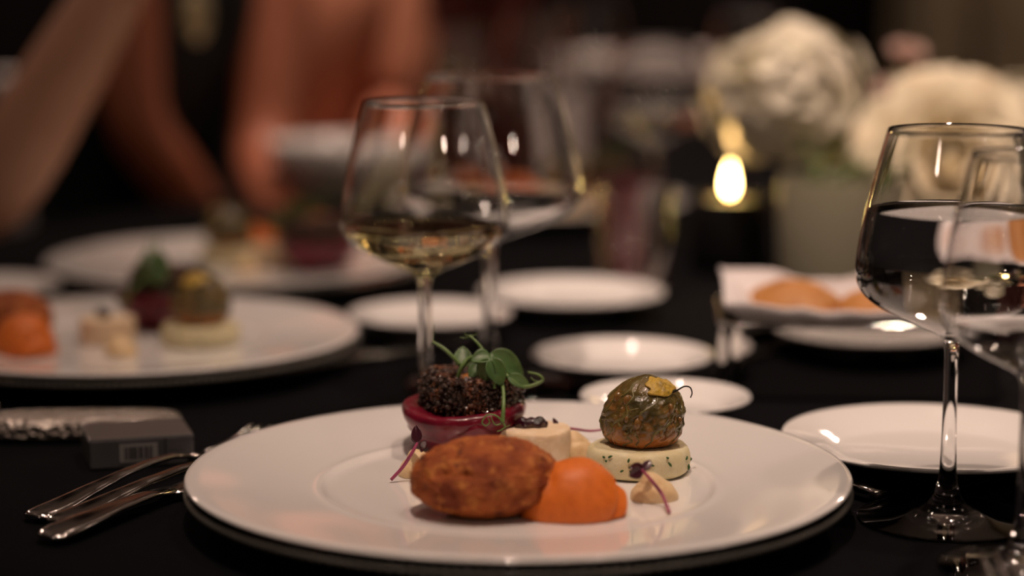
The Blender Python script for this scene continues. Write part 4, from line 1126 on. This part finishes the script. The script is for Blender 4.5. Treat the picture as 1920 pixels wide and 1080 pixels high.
    for s in (-1, 1):
        ey = mesh_obj('eye', ico(3, lambda p: p * .0125, 'eye'), M['eye'], e); ey.location = fc + Vector((s * .031, .072, .020))
        ir = mesh_obj('iris', ico(2, lambda p: Vector((p.x * .006, p.y * .003, p.z * .006)), 'iris'), M['iris'], ey); ir.location = (0, .0112, 0)
        er = mesh_obj('ear', ico(3, lambda p: Vector((p.x * .008, p.y * .017, p.z * .028)), 'ear'), M[skin], e); er.location = fc + Vector((s * .078, -.005, .005))
    mo = mesh_obj('mouth', ico(3, lambda p: Vector((p.x * .022, p.y * .010, p.z * .007)), 'mouth'), M['blush'], e); mo.location = J['jaw'][0] + Vector((0, .070, .006))
    if pendant:
        pp = w2l(pendant)
        o = mesh_obj('pendant', ico(3, lambda p: Vector((p.x * .016, p.y * .007, p.z * .030)) * (1 - .25 * p.z), 'pendant'), M['gold'], e); o.location = pp
        nk = J['neck'][0]
        mesh_obj('necklace', tube('necklace', spline([nk + Vector((-.056, 0, -.01)), nk + Vector((-.05, .05, -.06)), pp + Vector((0, .0, .03)), nk + Vector((.05, .05, -.06)), nk + Vector((.056, 0, -.01))], 40), .0016, 6), M['gold'], e)
    c = copy_tree(chair0); c.location = (loc[0] - .02 * facing[0], loc[1] - .02 * facing[1], 0); c.rotation_euler.z = rz
    c.location.x += chair_dx; c['label'] = chair_label
    return e
person('person in black with a bare forearm raised, elbow on the table at far left', (-0.78, 1.93), (1, -.10), 'skin_a', 'dress_black', 'hair_dark',
       {'r_shoulder': pd(-430, -60, 1.79), 'r_elbow': (-.452, 1.775, T + .042), 'r_wrist': pd(262, -105, 1.735), 'r_hand': pd(300, -250, 1.73)},
       chair_label='pale grey framed chair under the person with raised forearm', chair_dx=-.07)
person('person with bare arms in a dark teal dress, seated behind the left plates', (-0.46, 2.60), (.62, -.78), 'skin_b', 'dress_teal', 'hair_dark',
       {'r_shoulder': pd(215, -150, 2.42), 'r_elbow': pd(252, 235, 2.40), 'r_wrist': (-.345, 2.47, .70), 'r_hand': (-.31, 2.46, .655),
        'l_shoulder': pd(525, -150, 2.62), 'l_elbow': pd(495, 300, 2.50), 'l_wrist': pd(520, 400, 2.32)},
       chair_label='pale grey framed chair under the person in dark teal', pendant=pd(368, 15, 2.38), chair_dx=.14)
person('person in a terracotta dress farther back, right of the person in dark teal', (-0.36, 3.30), (.25, -.97), 'skin_b', 'dress_terra', 'hair_dark', {}, True, elbow_out=-.012,
       chair_label='pale grey framed chair under the person in terracotta', chair_dx=-.09)
